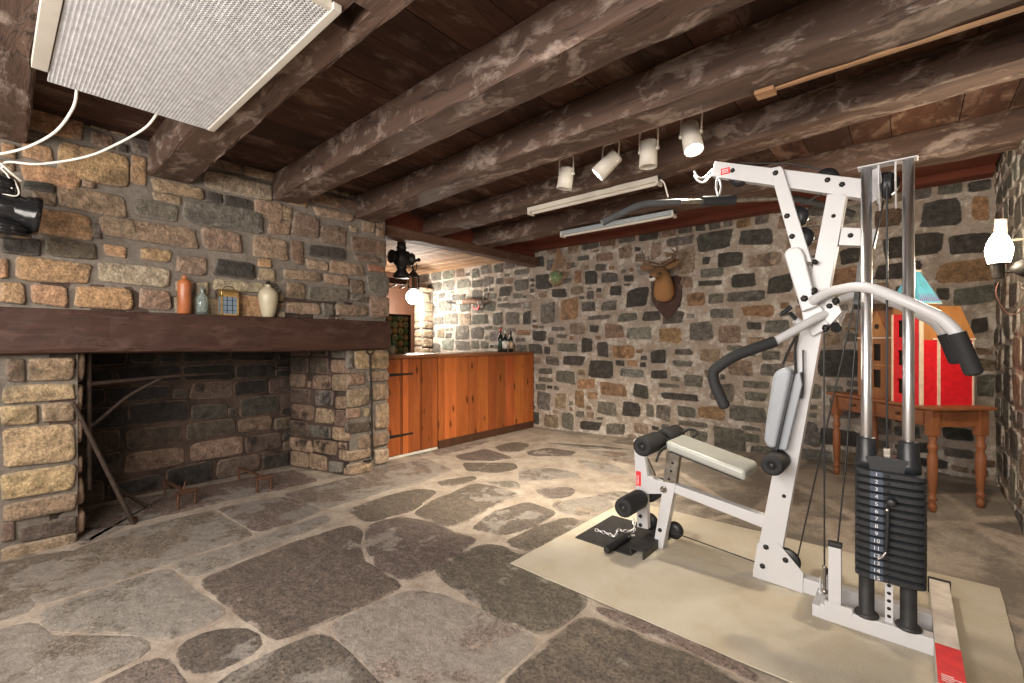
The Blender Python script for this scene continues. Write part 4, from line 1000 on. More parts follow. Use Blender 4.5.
# bottle in front of the panel
bottle('green_bottle', 'small green bottle with pale label standing in front of the round glass panel', 'bottle', 391.5, 355, -4.9, .3, .04, plain('green_glass', (.03, .14, .05), .1), plain('pale_paper', (.55, .6, .5)), plain('green_foil', (.03, .1, .04), .3), None, 1.045)
m = MB(); m.box((-5.9, 2.62, 1.0), (-4.72, 4.3, 1.045)); m.box((-5.85, 2.65, 0), (-4.76, 4.25, 1.0)); o = obj('back_bar_cabinet', m, M['brown_panel'], origin=(-5.3, 3.4, 0)); tag(o, 'dark wooden back counter behind the bar under the round glass panel', 'cabinet')
# whitewashed stone pier at the far corner of the bar room
m = MB(); S_P = MB(); a = at(414.5, 320, Y=YB - .25); b = at(422, 320, Y=YB - .25)
m.box((a.x + .01, YB - .25, 0), (b.x, YB, 2.2)); O = Vector((0, YB - .25, 0)); wall(S_P, O, EX, -EY, a.x, b.x, 0, 2.0, [], lambda s, z: jcol(COL['t']), [(.1,.2,.07,.14,400),(.05,.1,.04,.08,500)], .02, .015)
wall(S_P, Vector((b.x, 0, 0)), EY, EX, YB - .25, YB, 0, 2.2, [], lambda s, z: jcol(COL['t']), [(.1,.24,.07,.14,400),(.05,.1,.04,.08,500)], .02, .015)
wp = struct('wall_pier', m, M['mortar_fire']); obj('pier_stonework', S_P, M['fire_stone'], wp)
# two pale clothes pegs / hooks on the panel behind
HK = []
for i, u in enumerate((391, 402.5)):
    p = at(u, 287, X=-5.0); 
    m = MB(); m.tube([p + Vector((0, -.05, -.02)), p, p + Vector((0, .09, .05))], .011, 8); m.tube([p, p + Vector((-.03, 0, .02))], .008, 8)
    HK.append(m)
m = MB(); p0 = at(388, 281, X=-5.02); m.box((-5.06, p0.y - .1, p0.z - .02), (-5.03, p0.y + .30, p0.z + .05)); m.box((-5.06, p0.y - .06, 1.045), (-5.035, p0.y - .02, p0.z))
RL = thing('hook_rail', 'dark wooden rail with pale hooks across the bar room behind the lanterns', 'rail', (-5.04, p0.y, p0.z)); obj('rail', m, M['brown_panel'], RL)
for q in HK: obj('hook', q, M['cream_paint'], RL)
m = MB(); m.box((-5.09, 2.56, 1.05), (-5.06, at(408, 281, X=-5.06).y, 2.12)); m.box((-5.09, 2.56, 2.0), (-5.06, 4.0, 2.12))
m = MB()
pf = M['brown_panel']

# ================================================================ LANTERNS BY THE BAR
X = -4.35; p = at(401.5, 258, X=X); H_ = thing('hanging_lantern', 'black railroad style lantern hanging by a chain over the bar', 'lantern', (p.x, p.y, p.z))
def lz(v): return at(401.5, v, X=X).z
m = MB(); m.lathe([(.001, lz(278)), (.085, lz(278)), (.095, lz(275)), (.05, lz(270)), (.06, lz(266)), (.09, lz(264)), (.09, lz(252)), (.05, lz(251)), (.05, lz(249)), (.062, lz(248)), (.048, lz(246)), (.05, lz(243)), (.035, lz(240)), (.02, lz(238)), (.001, lz(236))], (p.x, p.y, 0), 24); obj('body', m, M['iron'], H_)
for dy in (-1, 1):
    m = MB(); m.lathe([(.062, 0), (.066, .05), (.075, .055), (.075, .07), (.06, .075), (.02, .08)], (p.x, p.y + dy * .07, lz(258)), 20, (0, dy, 0)); obj('lens_hood', m, M['iron'], H_)
m = MB(); q = Vector((p.x, p.y + .15, lz(259))); m.tube([q, q + Vector((0, .08, .015))], .018, 10); m.ball(q + Vector((0, .09, .02)), .025); m.tube([q + Vector((0, .03, 0)) + Vector((0, .03 * math.cos(t_), -.06 + .06 * math.sin(t_))) for t_ in [i * PI / 6 for i in range(12)]], .005, 6, closed=True); obj('handle', m, M['iron'], H_)
chain('chain', [Vector((p.x, p.y, lz(237))), Vector((p.x, p.y, 2.40)), Vector((p.x, p.y, 2.478))], H_, .003, .035, M['iron'])

X = -6.2; p = at(413.5, 297, X=X); K = thing('bulb_lantern', 'small tin lantern with bare glowing bulb hanging beyond the bar', 'lantern', (p.x, p.y, p.z))
zl = lambda v: at(413.5, v, X=X).z
m = MB(); m.lathe([(.095, zl(277)), (.10, zl(276)), (.03, zl(271)), (.016, zl(269.5)), (.001, zl(269))], (p.x, p.y, 0), 20); m.lathe([(.095, zl(289)), (.095, zl(288))], (p.x, p.y, 0), 20)
for k in range(4):
    a = PI / 4 + k * PI / 2; m.box((p.x + .085*math.cos(a) - .008, p.y + .085*math.sin(a) - .008, zl(289)), (p.x + .085*math.cos(a) + .008, p.y + .085*math.sin(a) + .008, zl(276)))
obj('tin_frame', m, M['iron'], K)
m = MB(); m.tube([(p.x, p.y, zl(269.5)), (p.x, p.y, 2.478)], .005, 8); obj('hanging_wire', m, M['iron'], K)
def emis(name, col, s):
    t = NT(name); t.b.inputs['Emission Color'].default_value = (*col, 1); t.b.inputs['Emission Strength'].default_value = s; return t.out((.9, .9, .9), .3)
m = MB(); m.ball((p.x, p.y, zl(297)), .12, 24, 16); obj('bulb', m, emis('bar_bulb_glow', (1, .97, .9), 30), K)
point('bar_bulb_light', (p.x, p.y, zl(297) - .2), 80, (1, .93, .82), .06)

# ================================================================ SCONCE ON THE RIGHT WALL
p = at(999, 251, X=.36); S_ = thing('wall_sconce', 'glowing white shaded wall lamp on a dark bracket by the right stone wall', 'lamp', (XR, p.y, p.z))
m = MB(); n = 22; vs = []; prof = [(.042, -.075), (.052, -.03), (.054, 0), (.047, .035), (.032, .07), (.014, .095)]
m.lathe(prof + [(.008, .097), (.008, .09), (.042, .032), (.049, 0), (.038, -.073)], (p.x, p.y, p.z + .01), 28); obj('glass_shade', m, emis('sconce_glow', (1, .9, .74), 9), S_)
m = MB(); m.lathe([(.02, -.145), (.022, -.142), (.022, -.07), (.042, -.068), (.042, -.065), (.02, -.064)], (p.x, p.y, p.z), 24); obj('socket', m, M['iron'], S_)
m = MB(); q = Vector((p.x, p.y, p.z - .11)); m.tube([q, q + Vector((.05, -.01, -.005)), q + Vector((XR - p.x - .05, -.02, .01))], .008, 10); m.lathe([(.045, 0), (.05, .03), (.05, .07), (.03, .10), (.01, .12)], (XR - .005, q.y - .02, q.z + .01), 24, (-1, 0, 0)); obj('wall_bracket', m, M['iron'], S_)
m = MB(); m.tube(bez([q + Vector((0, 0, -.05)), q + Vector((-.01, 0, -.12)), q + Vector((.03, .0, -.22)), q + Vector((.08, -.03, -.2)), q + Vector((.12, -.06, 0)), q + Vector((.145, -.08, .25))], 8), .0028, 8); obj('lamp_cord', m, plain('brown_cord', (.09, .03, .02), .5), S_)
yb_ = p.y + .085; m = MB(); m.prism([at(u, v, Y=yb_) for u, v in ((993, 244), (1008, 244), (1007, 219), (995, 219))], (0, .012, 0)); m.box((at(1002, 240, Y=yb_).x, yb_ + .012, p.z + .06), (XR - .012, yb_ + .02, p.z + .072)); obj('back_board', m, plain('weathered_board', (.45, .35, .26), .7), S_)
point('sconce_light', (p.x - .10, p.y - .06, p.z), 26, (1, .82, .6), .06)

# ================================================================ SPOT LAMPS UNDER THE BEAM
def track_lamp(u0, v0, u1, v1, lit, lab, tgt=None):
    Y = 2.72; a, b = at(u0, v0, Y=Y), at(u1, v1, Y=Y)        # back end, open end
    if lit: b = b + Vector((0, -.05, 0))
    d = (b - a).normalized(); Lg = (b - a).length
    T = thing('spot_lamp', lab, 'lamp', (a.x, a.y, CEIL), 'spot lamps under the beams')
    m = MB(); m.lathe([(.02, -.002), (.048, 0), (.05, .01), (.05, Lg*.38), (.053, Lg*.4), (.055, Lg), (.05, Lg), (.049, Lg - .02), (.02, Lg - .03)], a, 28, d); obj('housing', m, M['cream_paint'], T)
    s = d.cross(Vector((0, 1, 0))).normalized() if abs(d.y) < .9 else Vector((1, 0, 0)); s = Vector((1, 0, .0))
    mid = a.lerp(b, .35); top = Vector((mid.x, Y, mid.z + .13))
    m = MB(); m.tube(rounded([mid + s*.06, Vector((mid.x + .06, Y, top.z)), Vector((mid.x - .06, Y, top.z)), mid - s*.06], .02), .0055, 8)
    for k in (-1, 1): m.lathe([(.012, -.008), (.012, .008)], mid + s*.058*k, 12, (1, 0, 0))
    obj('yoke', m, M['cream_paint'], T)
    m = MB(); m.lathe([(.012, top.z), (.012, CEIL - .02), (.035, CEIL - .02), (.035, CEIL)], (mid.x, Y, 0), 16); obj('stem', m, M['cream_paint'], T)
    if lit:
        m = MB(); m.lathe([(.0475, Lg - .012), (.04, Lg - .004), (.02, Lg + .002), (.002, Lg + .003)], a, 24, d); obj('bulb_face', m, emis('spot_glow', (1, .92, .78), 22), T)
        spot('spot_lamp_beam', tuple(b + d * .02), tgt, lit, (1, .88, .7), 85, .8, .04)
track_lamp(567.5, 168, 564, 189, 0, 'small cream spot lamp pointing down unlit, leftmost of the four under the beam')
track_lamp(617, 155, 601, 177, 430, 'lit cream spot lamp tilted down left, second from left under the beam', (-2.7, 3.5, 0))
track_lamp(649, 141, 648, 167, 0, 'unlit cream spot lamp hanging straight down between the two lit lamps')
track_lamp(689, 126, 697, 153, 85, 'lit cream spot lamp tilted right above the exercise machine', (-.35, 2.2, 0))

# ================================================================ FLUORESCENT STRIPS
def strip(Y, z, u0, u1, v0, v1, lab, col, cord):
    a, b = at(u0, v0, Y=Y), at(u1, v1, Y=Y); T = thing('strip_light', lab, 'light', ((a.x + b.x)/2, Y, z), 'unlit strip lights under the beams')
    m = MB(); m.prism([(a.x, Y - .045, z), (a.x, Y + .045, z), (a.x, Y + .03, z - .035), (a.x, Y - .03, z - .035)], (b.x - a.x, 0, 0)); obj('housing', m, col, T, bevel=.002)
    m = MB(); m.tube([(a.x + .03, Y, z - .045), (b.x - .03, Y, z - .045)], .013, 12); obj('tube', m, M['cream_paint'], T)
    for x in (a.x, b.x - .02): m = MB(); m.box((x, Y - .04, z - .06), (x + .02, Y + .04, z)); obj('end_cap', m, M['cream_paint'], T, bevel=.002)
    if cord: m = MB(); m.tube(bez([(b.x, Y, z - .02), (b.x + .03, Y, z - .05), (b.x + .05, Y, z - .12), (b.x + .06, Y, z - .16)], 6), .006, 8); obj('pull_cord', m, M['white_cord'], T)
strip(3.21, 2.45, 530, 660, 216, 184, 'long cream strip light with hanging cord under the nearer beam', M['cream_paint'], True)
strip(4.09, 2.44, 562, 675, 226, 206, 'dim grey strip light under the farther beam behind the pulldown bar', plain('grey_metal', (.35, .4, .44), .4), False)

# ================================================================ CEILING GRILLE
zg = 2.385; x0 = at(45, 80, Z=zg).x; x0 = -2.83; x1 = -1.50; y0, y1 = .165, .765
T = thing('ceiling_grille', 'large white eggcrate light grille fixed between the ceiling beams', 'light grille', ((x0+x1)/2, (y0+y1)/2, zg))
m = MB(); nx, ny = 96, 44
for i in range(nx + 1):
    x = x0 + (x1 - x0) * i / nx; m.box((x - .0021, y0, zg), (x + .0021, y1, zg + .009))
for j in range(ny + 1):
    y = y0 + (y1 - y0) * j / ny; m.box((x0, y - .0021, zg), (x1, y + .0021, zg + .009))
obj('eggcrate_louver', m, plain('white_louver', (.74, .74, .75), .4), T)
m = MB(); m.box((x0 + .05, y0 + .02, zg + .07), (x1, y1 - .02, zg + .1)); obj('reflector_tray', m, plain('grey_tray', (.32, .31, .31), .5), T)
m = MB(); m.box((x0 - .0, y1, zg - .004), (x1 + .03, y1 + .03, zg + .02)); m.box((x1, y0, zg - .002), (x1 + .02, y1, zg + .06)); obj('frame_channel', m, M['cream_paint'], T, bevel=.002)
m = MB(); m.box((x0 + .1, y0 - .055, zg - .004), (x1, y0 - .006, zg + .03)); obj('frame_channel', m, M['cream_paint'], T, bevel=.002)
def cord(label, pts, r=.006):
    m = MB(); m.tube(bez(pts, 10), r, 10); o = obj('electric_cord', m, M['white_cord'], origin=tuple(pts[0])); tag(o, label, 'cord')
cord('white cord sagging from the grille to the lamp, upper of the two cords', [at(77,88,X=-2.86), at(73,108,X=-2.95), at(55,132,X=-3.1), at(25,148,X=-3.3), at(-5,155,X=-3.4)])
cord('white cord running from grille corner to the black spotlight, lower of the two cords', [at(158,112,X=-2.86), at(145,128,X=-3.0), at(115,145,X=-3.2), at(85,157,X=-3.35), at(40,164,X=-3.5), at(8,162,X=-3.62), at(2,168,X=-3.66)])

# ================================================================ BLACK SPOTLIGHT ON LEFT
X = -3.68; a = at(-4, 207, X=X); b = at(23, 213, X=X)
T = thing('stage_spotlight', 'glossy black ribbed spotlight on the stone wall at the left edge', 'lamp', tuple(a))
gb = plain('glossy_black', (.012, .012, .013), .18)
d = (b - a).normalized()
m = MB(); m.lathe([(.03, -.1), (.075, -.09), (.08, 0), (.085, .06), (.083, .07), (.09, .08), (.088, .10), (.1, .11), (.1, .13), (.108, .14), (.108, .165), (.095, .168), (.09, .15), (.02, .15)], a, 32, d); obj('barrel', m, gb, T)
m = MB(); q = at(2, 227, X=X); m.lathe([(.09, -.05), (.11, -.045), (.112, -.03), (.10, -.02), (.11, -.01), (.105, .01), (.08, .03), (.05, .05)], q, 28); obj('ribbed_base', m, gb, T)
m = MB(); q = at(0, 186, X=X); m.lathe([(.04, -.06), (.075, -.05), (.078, -.02), (.07, -.015), (.078, -.01), (.075, .03), (.05, .06)], q, 24); m.tube(bez([at(9,176,X=X), at(15,185,X=X), at(10,193,X=X)], 6), .007, 8); obj('top_housing', m, gb, T)
m = MB(); m.tube([a, a + Vector((-.27, -.02, .0))], .02, 12); obj('wall_arm', m, gb, T)
m = MB(); m.tube(bez([at(0,163,X=X+.05), at(10,172,X=X+.05), at(21,181,X=X+.03)], 6), .006, 8); m.tube(bez([at(14,180,X=X+.05), at(19,192,X=X+.05), at(14,196,X=X+.06), at(-6,191,X=X+.06)], 6), .004, 8); m.tube(bez([at(-2,166,X=X+.06), at(8,176,X=X+.06), at(12,190,X=X+.06)], 6), .004, 8); obj('wires', m, M['white_cord'], T)

# ================================================================ MANTEL ORNAMENTS
ZMT = 1.447; XMN = -3.905
def yat(u, X=XMN): return at(u, 300, X=X).y
y = yat(184.5); m = MB(); h = .275; r = .042
m.lathe([(r*.85, 0), (r, .008), (r, h*.78), (r*.9, h*.86), (r*.45, h*.9), (r*.35, h*.93), (r*.42, h*.95), (r*.42, h*.99), (r*.2, h)], (XMN, y, ZMT), 28)
o = obj('stoneware_bottle', m, plain('orange_stoneware', (.36, .12, .045), .35, 0, .25, 12), origin=(XMN, y, ZMT)); tag(o, 'tall orange brown stoneware bottle on the mantel', 'bottle')
t = NT('clear_green_glass'); t.b.inputs['Transmission Weight'].default_value = .9; t.b.inputs['IOR'].default_value = 1.3; CG = t.out((.85, .95, .93), .05)
y = yat(202); m = MB(); h = .2; r = .04
m.lathe([(r*.9, 0), (r, .006), (r, h*.6), (r*.8, h*.7), (r*.35, h*.78), (r*.3, h*.95), (r*.4, h*.96), (r*.4, h), (r*.25, h), (r*.22, h*.8), (r*.9, h*.6), (r*.9, .015), (.002, .012)], (XMN, y, ZMT), 28)
o = obj('glass_bottle', m, CG, origin=(XMN, y, ZMT)); tag(o, 'clear greenish glass bottle between the stoneware bottle and lantern', 'bottle')
# brass carriage lantern
brass = plain('brass', (.55, .36, .14), .3, .8, .15, 20); y = yat(228); 
T = thing('brass_lantern', 'small brass lantern with panes of glass on the mantel', 'lantern', (XMN, y, ZMT))
w_, dp, h = .054, .04, .15; m = MB(); x0, x1, ya, yb = XMN - dp, XMN + dp, y - w_, y + w_
for cx_ in (x0, x1):
    for cy_ in (ya, yb): m.box((cx_ - .005, cy_ - .005, ZMT), (cx_ + .005, cy_ + .005, ZMT + h))
for z_ in (ZMT, ZMT + h - .01):
    m.box((x0 - .006, ya - .006, z_), (x1 + .006, ya + .006, z_ + .011)); m.box((x0 - .006, yb - .006, z_), (x1 + .006, yb + .006, z_ + .011))
    m.box((x0 - .006, ya, z_), (x0 + .006, yb, z_ + .011)); m.box((x1 - .006, ya, z_), (x1 + .006, yb, z_ + .011))
m.box((x0, ya, ZMT), (x1, yb, ZMT + .006)); obj('brass_frame', m, brass, T)
m = MB(); pts = [(x0 - .008, ZMT + h), (x1 + .008, ZMT + h), (x1 + .004, ZMT + h + .03), (x1 - .02, ZMT + h + .048), (x0 + .02, ZMT + h + .048), (x0 - .004, ZMT + h + .03)]
m.prism([(X_, ya - .006, Z_) for X_, Z_ in pts], (0, 2*w_ + .012, 0)); obj('curved_roof', m, brass, T, bevel=.006)
m = MB()
for k in (1, 2): m.box((x1 - .002, ya + 2*w_*k/3 - .002, ZMT), (x1 + .002, ya + 2*w_*k/3 + .002, ZMT + h))
for k in (1, 2, 3): m.box((x1 - .002, ya, ZMT + h*k/4 - .002), (x1 + .002, yb, ZMT + h*k/4 + .002)); m.box((x0, ya - .002, ZMT + h*k/4 - .002), (x1, ya + .002, ZMT + h*k/4 + .002))
obj('glazing_bars', m, M['iron'], T)
t = NT('blue_grey_pane'); t.b.inputs['Transmission Weight'].default_value = .5; PG = t.out((.32, .42, .52), .1)
for bx in (((x1 - .0015, ya, ZMT + .01), (x1 + .0005, yb, ZMT + h - .01)), ((x0, ya - .0015, ZMT + .01), (x1, ya + .0005, ZMT + h - .01)), ((x0 - .0005, ya, ZMT + .01), (x0 + .0015, yb, ZMT + h - .01)), ((x0, yb - .0005, ZMT + .01), (x1, yb + .0015, ZMT + h - .01))):
    m = MB(); m.box(*bx); obj('glass_pane', m, PG, T)
m = MB(); m.tube([(XMN, ya + .02 + .04*(1 - math.cos(t_)), ZMT + h + .04 + .035*math.sin(t_)) for t_ in [i*PI/10 for i in range(11)]], .003, 8); m.tube(bez([(x0, ya + .01, ZMT + h + .05), (x0 + .02, ya - .02, ZMT + h + .03), (x0 + .03, ya - .022, ZMT + h - .03)], 5), .004, 8); obj('carry_handle', m, M['iron'], T)
# jug
y = yat(268.5); X = -3.91; h = .265; T = thing('stoneware_jug', 'cream grey stoneware jug with dark wire stopper on the mantel', 'jug', (X, y, ZMT))
m = MB(); m.lathe([(.040, 0), (.046, .006), (.058, .06), (.07, .13), (.073, .17), (.066, .205), (.045, .23), (.022, .242), (.019, .255), (.023, .262), (.01, .264)], (X, y, ZMT), 32); obj('body', m, plain('cream_stoneware', (.46, .41, .29), .35, 0, .1, 14), T)
m = MB(); m.lathe([(.017, .26), (.019, .275), (.012, .29)], (X, y, ZMT), 16); m.tube(bez([(X + .005, y + .01, ZMT + .27), (X + .01, y + .05, ZMT + .275), (X + .01, y + .075, ZMT + .245), (X + .01, y + .06, ZMT + .225)], 6), .0045, 8)
m.tube([(X + .01, y + .075 + .016*math.cos(t_), ZMT + .215 + .022*math.sin(t_)) for t_ in [i*PI/6 for i in range(12)]], .003, 6, closed=True); obj('wire_stopper', m, M['iron'], T)

# ================================================================ FIREPLACE IRONS
def flatbar(m, pts, wd, th): m.tube(pts, wd, 4, flat=th / wd)
XC = -4.05; pz = lambda u, v: at(u, v, X=XC)
T = thing('fireplace_crane', 'rusty iron swinging crane at the left side of the fireplace', 'fireplace crane', (XC, pz(89, 480).y, 0))
yv = pz(89, 450).y
m = MB(); m.tube([(XC, yv, .28), (XC, yv, 1.20)], .014, 8); obj('crane_post', m, M['rust_iron'], T)
A = Vector((XC, yv, pz(90, 384).z)); E = at(228, 373, X=-4.40)
m = MB(); m.tube([A, A.lerp(E, .55) + Vector((0, 0, .01)), E], [.014, .013, .006], 8); obj('crane_arm', m, M['rust_iron'], T)
m = MB(); b0 = Vector((XC, yv + .02, pz(94, 425).z)); m.tube(bez([b0, at(105,415,X=-4.10), at(130,395,X=-4.17), A.lerp(E, .45)], 8), .011, 8); m.tube([Vector((XC, yv, pz(90, 423).z)), b0], .014, 8); obj('crane_brace', m, M['rust_iron'], T)
T = thing('iron_tripod_rod', 'rusty iron bars leaning on the left fireplace pillar with feet on the hearth', 'fire iron', tuple(at(133, 524, Z=0)))
tp, ft = at(74, 404, X=-3.89), at(133, 523, Z=.012)
m = MB(); m.tube([tp, ft], [.012, .016], 8); obj('long_bar', m, M['rust_iron'], T)
m = MB(); m.tube([ft + Vector((0, -.005, 0)), at(135, 518, Z=.03)], .018, 8); obj('foot', m, M['bracket_rust'], T)
m = MB(); k = tp.lerp(ft, .68); m.tube([k, at(146, 506, Z=.02), at(151, 506, Z=.015)], .012, 8); obj('short_bar', m, M['rust_iron'], T)
m = MB(); m.tube([at(82, 529, Z=.012), at(128, 524, Z=.012)], .005, 8); obj('floor_rod', m, M['rust_iron'], T)
# stands
def stand(u, v, lab):
    # three legged trivet: wide front bar with two legs, a long bar running back to one leg
    p = at(u, v, Z=0); T = thing('iron_fire_stand', lab, 'fire stand', (p.x, p.y, 0), 'pair of iron stands on the hearth')
    return T, p
for q, (u0, v0, u1, v1, ub, vb, lab) in enumerate(((178,510,195,504,165,496,'rusty iron fire stand on the hearth nearer the leaning bars'), (257,493,271,490,239,481,'rusty iron fire stand on the hearth nearer the right pillar'))):
    a, b, c = at(u0, v0, Z=0), at(u1, v1, Z=0), at(ub, vb, Z=0); T = thing('iron_fire_stand', lab, 'fire stand', tuple((a+b)/2), 'pair of iron stands on the hearth')
    Z_ = Vector((0, 0, .125)); 
    m = MB(); m.prism([a + Z_ + Vector((-.015,-.02,-.02)), b + Z_ + Vector((-.015,.02,-.02)), b + Z_ + Vector((-.015,.02,.0)), (a+b)/2 + Z_ + Vector((-.015,0,.01)), a + Z_ + Vector((-.015,-.02,0))], (.03, 0, 0)); obj('front_bar', m, M['bracket_rust'], T, bevel=.002)
    mid = (a + b) / 2; m = MB(); d = (c - mid); s = d.cross(Vector((0, 0, 1))).normalized() * .012
    m.prism([mid + Z_*.88 - s, mid + Z_*.88 + s, c + Z_*.92 + s, c + Z_*.92 - s], (0, 0, .014)); obj('long_bar', m, M['bracket_rust'], T, bevel=.002)
    m = MB(); kk = mid.lerp(c, .12) + Z_; m.tube([kk, kk + Vector((0, .01, .06))], [.009, .004], 6); obj('spike', m, M['bracket_rust'], T)
    for e in (a, b, c):
        m = MB(); m.tube([e + Vector((0, 0, 0)), e + Z_*.95], [.010, .014], 4); obj('leg', m, M['bracket_rust'], T)
# poker hanging on the right pillar
Xk = XP + .05; T = thing('hanging_poker', 'long black iron poker with ring top hanging on the right fireplace pillar', 'poker', tuple(at(371, 400, X=Xk)))
c = at(370, 350.5, X=Xk); m = MB(); m.tube([c + Vector((0, .036*math.cos(t_), .036*math.sin(t_))) for t_ in [i*PI/10 for i in range(20)]], .006, 8, closed=True); obj('ring', m, M['iron'], T)
m = MB(); m.tube(rounded([c - Vector((0, 0, .036)), at(371.5, 400, X=Xk), at(372.5, 460, X=Xk), at(363.5, 461.5, X=Xk)], .02), .0095, 8); obj('shaft', m, M['iron'], T)

# ================================================================ DEER HEAD
p = at(665, 290, Y=YB); T = thing('mounted_deer_head', 'mounted deer head with antlers on a dark shield on the stone wall', 'deer head', (p.x, YB - .03, p.z))
W = lambda u, v, d=0: at(u, v, Y=YB - .035 - d)
m = MB(); sh = [(652.5,284),(651,292),(651.5,300),(656,308),(666.5,320.5),(676,311),(681,300),(681.5,286),(679,283),(681,277.5),(676,275),(671,277),(664,272),(656,277)]
P = [W(u, v) for u, v in sh]; m.prism(P, (0, .022, 0)); obj('shield_plaque', m, M['mantel'], T, bevel=.006)
def skinobj(name, pts, edges, mat, sub=2):
    me = bpy.data.meshes.new(name); org = ORG[T.name]
    me.from_pydata([Vector(q[0]) - org for q in pts], edges, []); o = bpy.data.objects.new(name, me); C.objects.link(o); o.parent = T
    o.modifiers.new('skin', 'SKIN'); 
    for i, q in enumerate(pts):
        r_ = q[1]; me.skin_vertices[0].data[i].radius = r_ if isinstance(r_, tuple) else (r_, r_)
    me.skin_vertices[0].data[0].use_root = True
    s = o.modifiers.new('sub', 'SUBSURF'); s.levels = sub; s.render_levels = sub; me.materials.append(mat)
    dg = bpy.context.evaluated_depsgraph_get(); nm = bpy.data.meshes.new_from_object(o.evaluated_get(dg)); o.modifiers.clear(); o.data = nm
    for g in nm.polygons: g.use_smooth = True
    ORG[o.name] = org; return o
t = NT('deer_hide'); f = t.noise(6, 4); s_ = t.noise(90, 4, .8, t.coords((1, 1, .3)))
sp = t.n('ShaderNodeSeparateXYZ'); t.l(t.tc.outputs['Object'], sp.inputs[0])
c = t.mix(t.ramp(sp.outputs[2], .05, .16), (.36, .19, .085), (.19, .11, .06)); c = t.mix(t.ramp(s_, .3, .7, 0, .35), c, (.1, .06, .03)); t.bump(s_, .4, .004)
HIDE = t.out(c, .9, spec=.1)
skinobj('head_and_neck', [(W(664.5,297,.0), (.135, .16)), (W(664,290,.09), (.125, .135)), (W(663.5,281,.18), (.10, .10)), (W(661,272.5,.27), (.092, .09)), (W(657.5,271.5,.34), (.078, .075)), (W(654,275,.41), (.05, .05)), (W(651.5,278,.46), (.04, .036))],
        [(i, i+1) for i in range(6)], HIDE)
for u, v, u2, v2, dd, nm in ((654, 267, 640.5, 268.5, .28, 'l'), (666, 268, 679, 261, .24, 'r')):
    a, b = W(u, v, dd), W(u2, v2, dd - .05 if nm == 'r' else dd + .02); m = MB(); P = bez([a, a.lerp(b, .5) + Vector((0, 0, .012)), b], 5)
    m.tube(P, [.016 + .034 * math.sin(PI * min(1, i / (len(P) - 1) * .93 + .05)) for i in range(len(P))], 12, flat=.35); obj('ear', m, HIDE, T)
AN = plain('antler', (.12, .07, .04), .5, 0, .25, 20)
for base, pts, tines in (((659, 266), [(659,266),(652,264),(643,261),(637,258),(636.5,254)], [((643,261),(642,250)),((638,259),(636,255)),((649,263.5),(648,256))]),
                         ((663, 265), [(663,265),(669,261),(674,258),(677,252),(676,244)], [((676.5,255),(663,252)),((677,253),(670,248)),((672,259.5),(672,254))])):
    sgn = -1 if base[0] == 659 else 1
    m = MB(); P = bez([W(u, v, .27 + .03*i) for i, (u, v) in enumerate(pts)], 6); n = len(P)
    m.tube(P, [.026 * (1 - .72 * i / (n-1)) for i in range(n)], 10)
    for (a, b) in tines: m.tube(bez([W(*a, .34), W((a[0]+b[0])/2, (a[1]+b[1])/2 + .5, .36), W(*b, .38)], 4), [.016, .015, .013, .012, .01, .009, .007, .005, .003], 8)
    obj('antler', m, AN, T)
m = MB(); m.ball(W(660.0, 273.5, .44), .013); obj('eye', m, gb, T)
m = MB(); m.ball(W(663.5 - 9, 272.0, .36), .011); 
m2 = MB(); m2.ball(W(652.3, 279, .475), .033, sc=(1.1, 1, .8)); obj('white_muzzle_patch', m2, plain('white_fur', (.62, .58, .52), .8), T)
m = MB(); m.ball(W(650.8, 277, .52), .015, sc=(1.1, 1, .8)); obj('nose', m, gb, T)

# ================================================================ NET WITH GLASS FLOAT
T = thing('fishing_float_net', 'green glass float in a tan net hanging on the stone wall under the beam', 'net', tuple(at(558, 262, Y=YB - .08)))
Yn = YB - .12; c = at(556, 277.5, Y=Yn); r = .098
t = NT('green_float_glass'); t.b.inputs['Transmission Weight'].default_value = .35; FG = t.out((.22, .34, .18), .08)
m = MB(); m.ball(c, r, 28, 18); obj('glass_float', m, FG, T)
m = MB(); top = at(558.5, 244, Y=YB - .02); ap = at(558.5, 249, Y=YB - .04)
n = 16; cn = at(573.5, 266, Y=YB - .05)
for s in range(n):
    a = 2 * PI * s / n
    q = [top, ap + Vector((.012*math.cos(a), .012*math.sin(a), 0))]
    e = c + Vector((r*1.02*math.cos(a), r*1.02*math.sin(a), 0)); 
    pull = max(0, math.cos(a - .2)) ** 3
    midp = ap.lerp(e, .55) + Vector((pull * .06, 0, 0)); e2 = e.lerp(cn, pull * .8)
    q += [midp, e2]
    for k in (1, 2, 3): q.append(c + Vector((r*1.02*math.cos(a)*math.cos(k*PI/7), r*1.02*math.sin(a)*math.cos(k*PI/7), -r*1.02*math.sin(k*PI/7))))
    m.tube(bez(q, 4), .0028, 5, caps=False)
for k in range(1, 11):
    f = k / 11; ring = []
    for s in range(n):
        a = 2 * PI * s / n; pull = max(0, math.cos(a - .2)) ** 3; e = c + Vector((r*math.cos(a), r*math.sin(a), 0)); e = e.lerp(cn, pull * .8)
        ring.append(ap.lerp(e, f) + Vector((pull * .06 * math.sin(PI*f) + .004*math.cos(a), .004 * math.sin(a), .006 * (-1) ** s)))
    m.tube(ring, .0025, 5, closed=True)
obj('tan_netting', m, plain('tan_twine', (.42, .26, .15), .8, 0, .2), T)

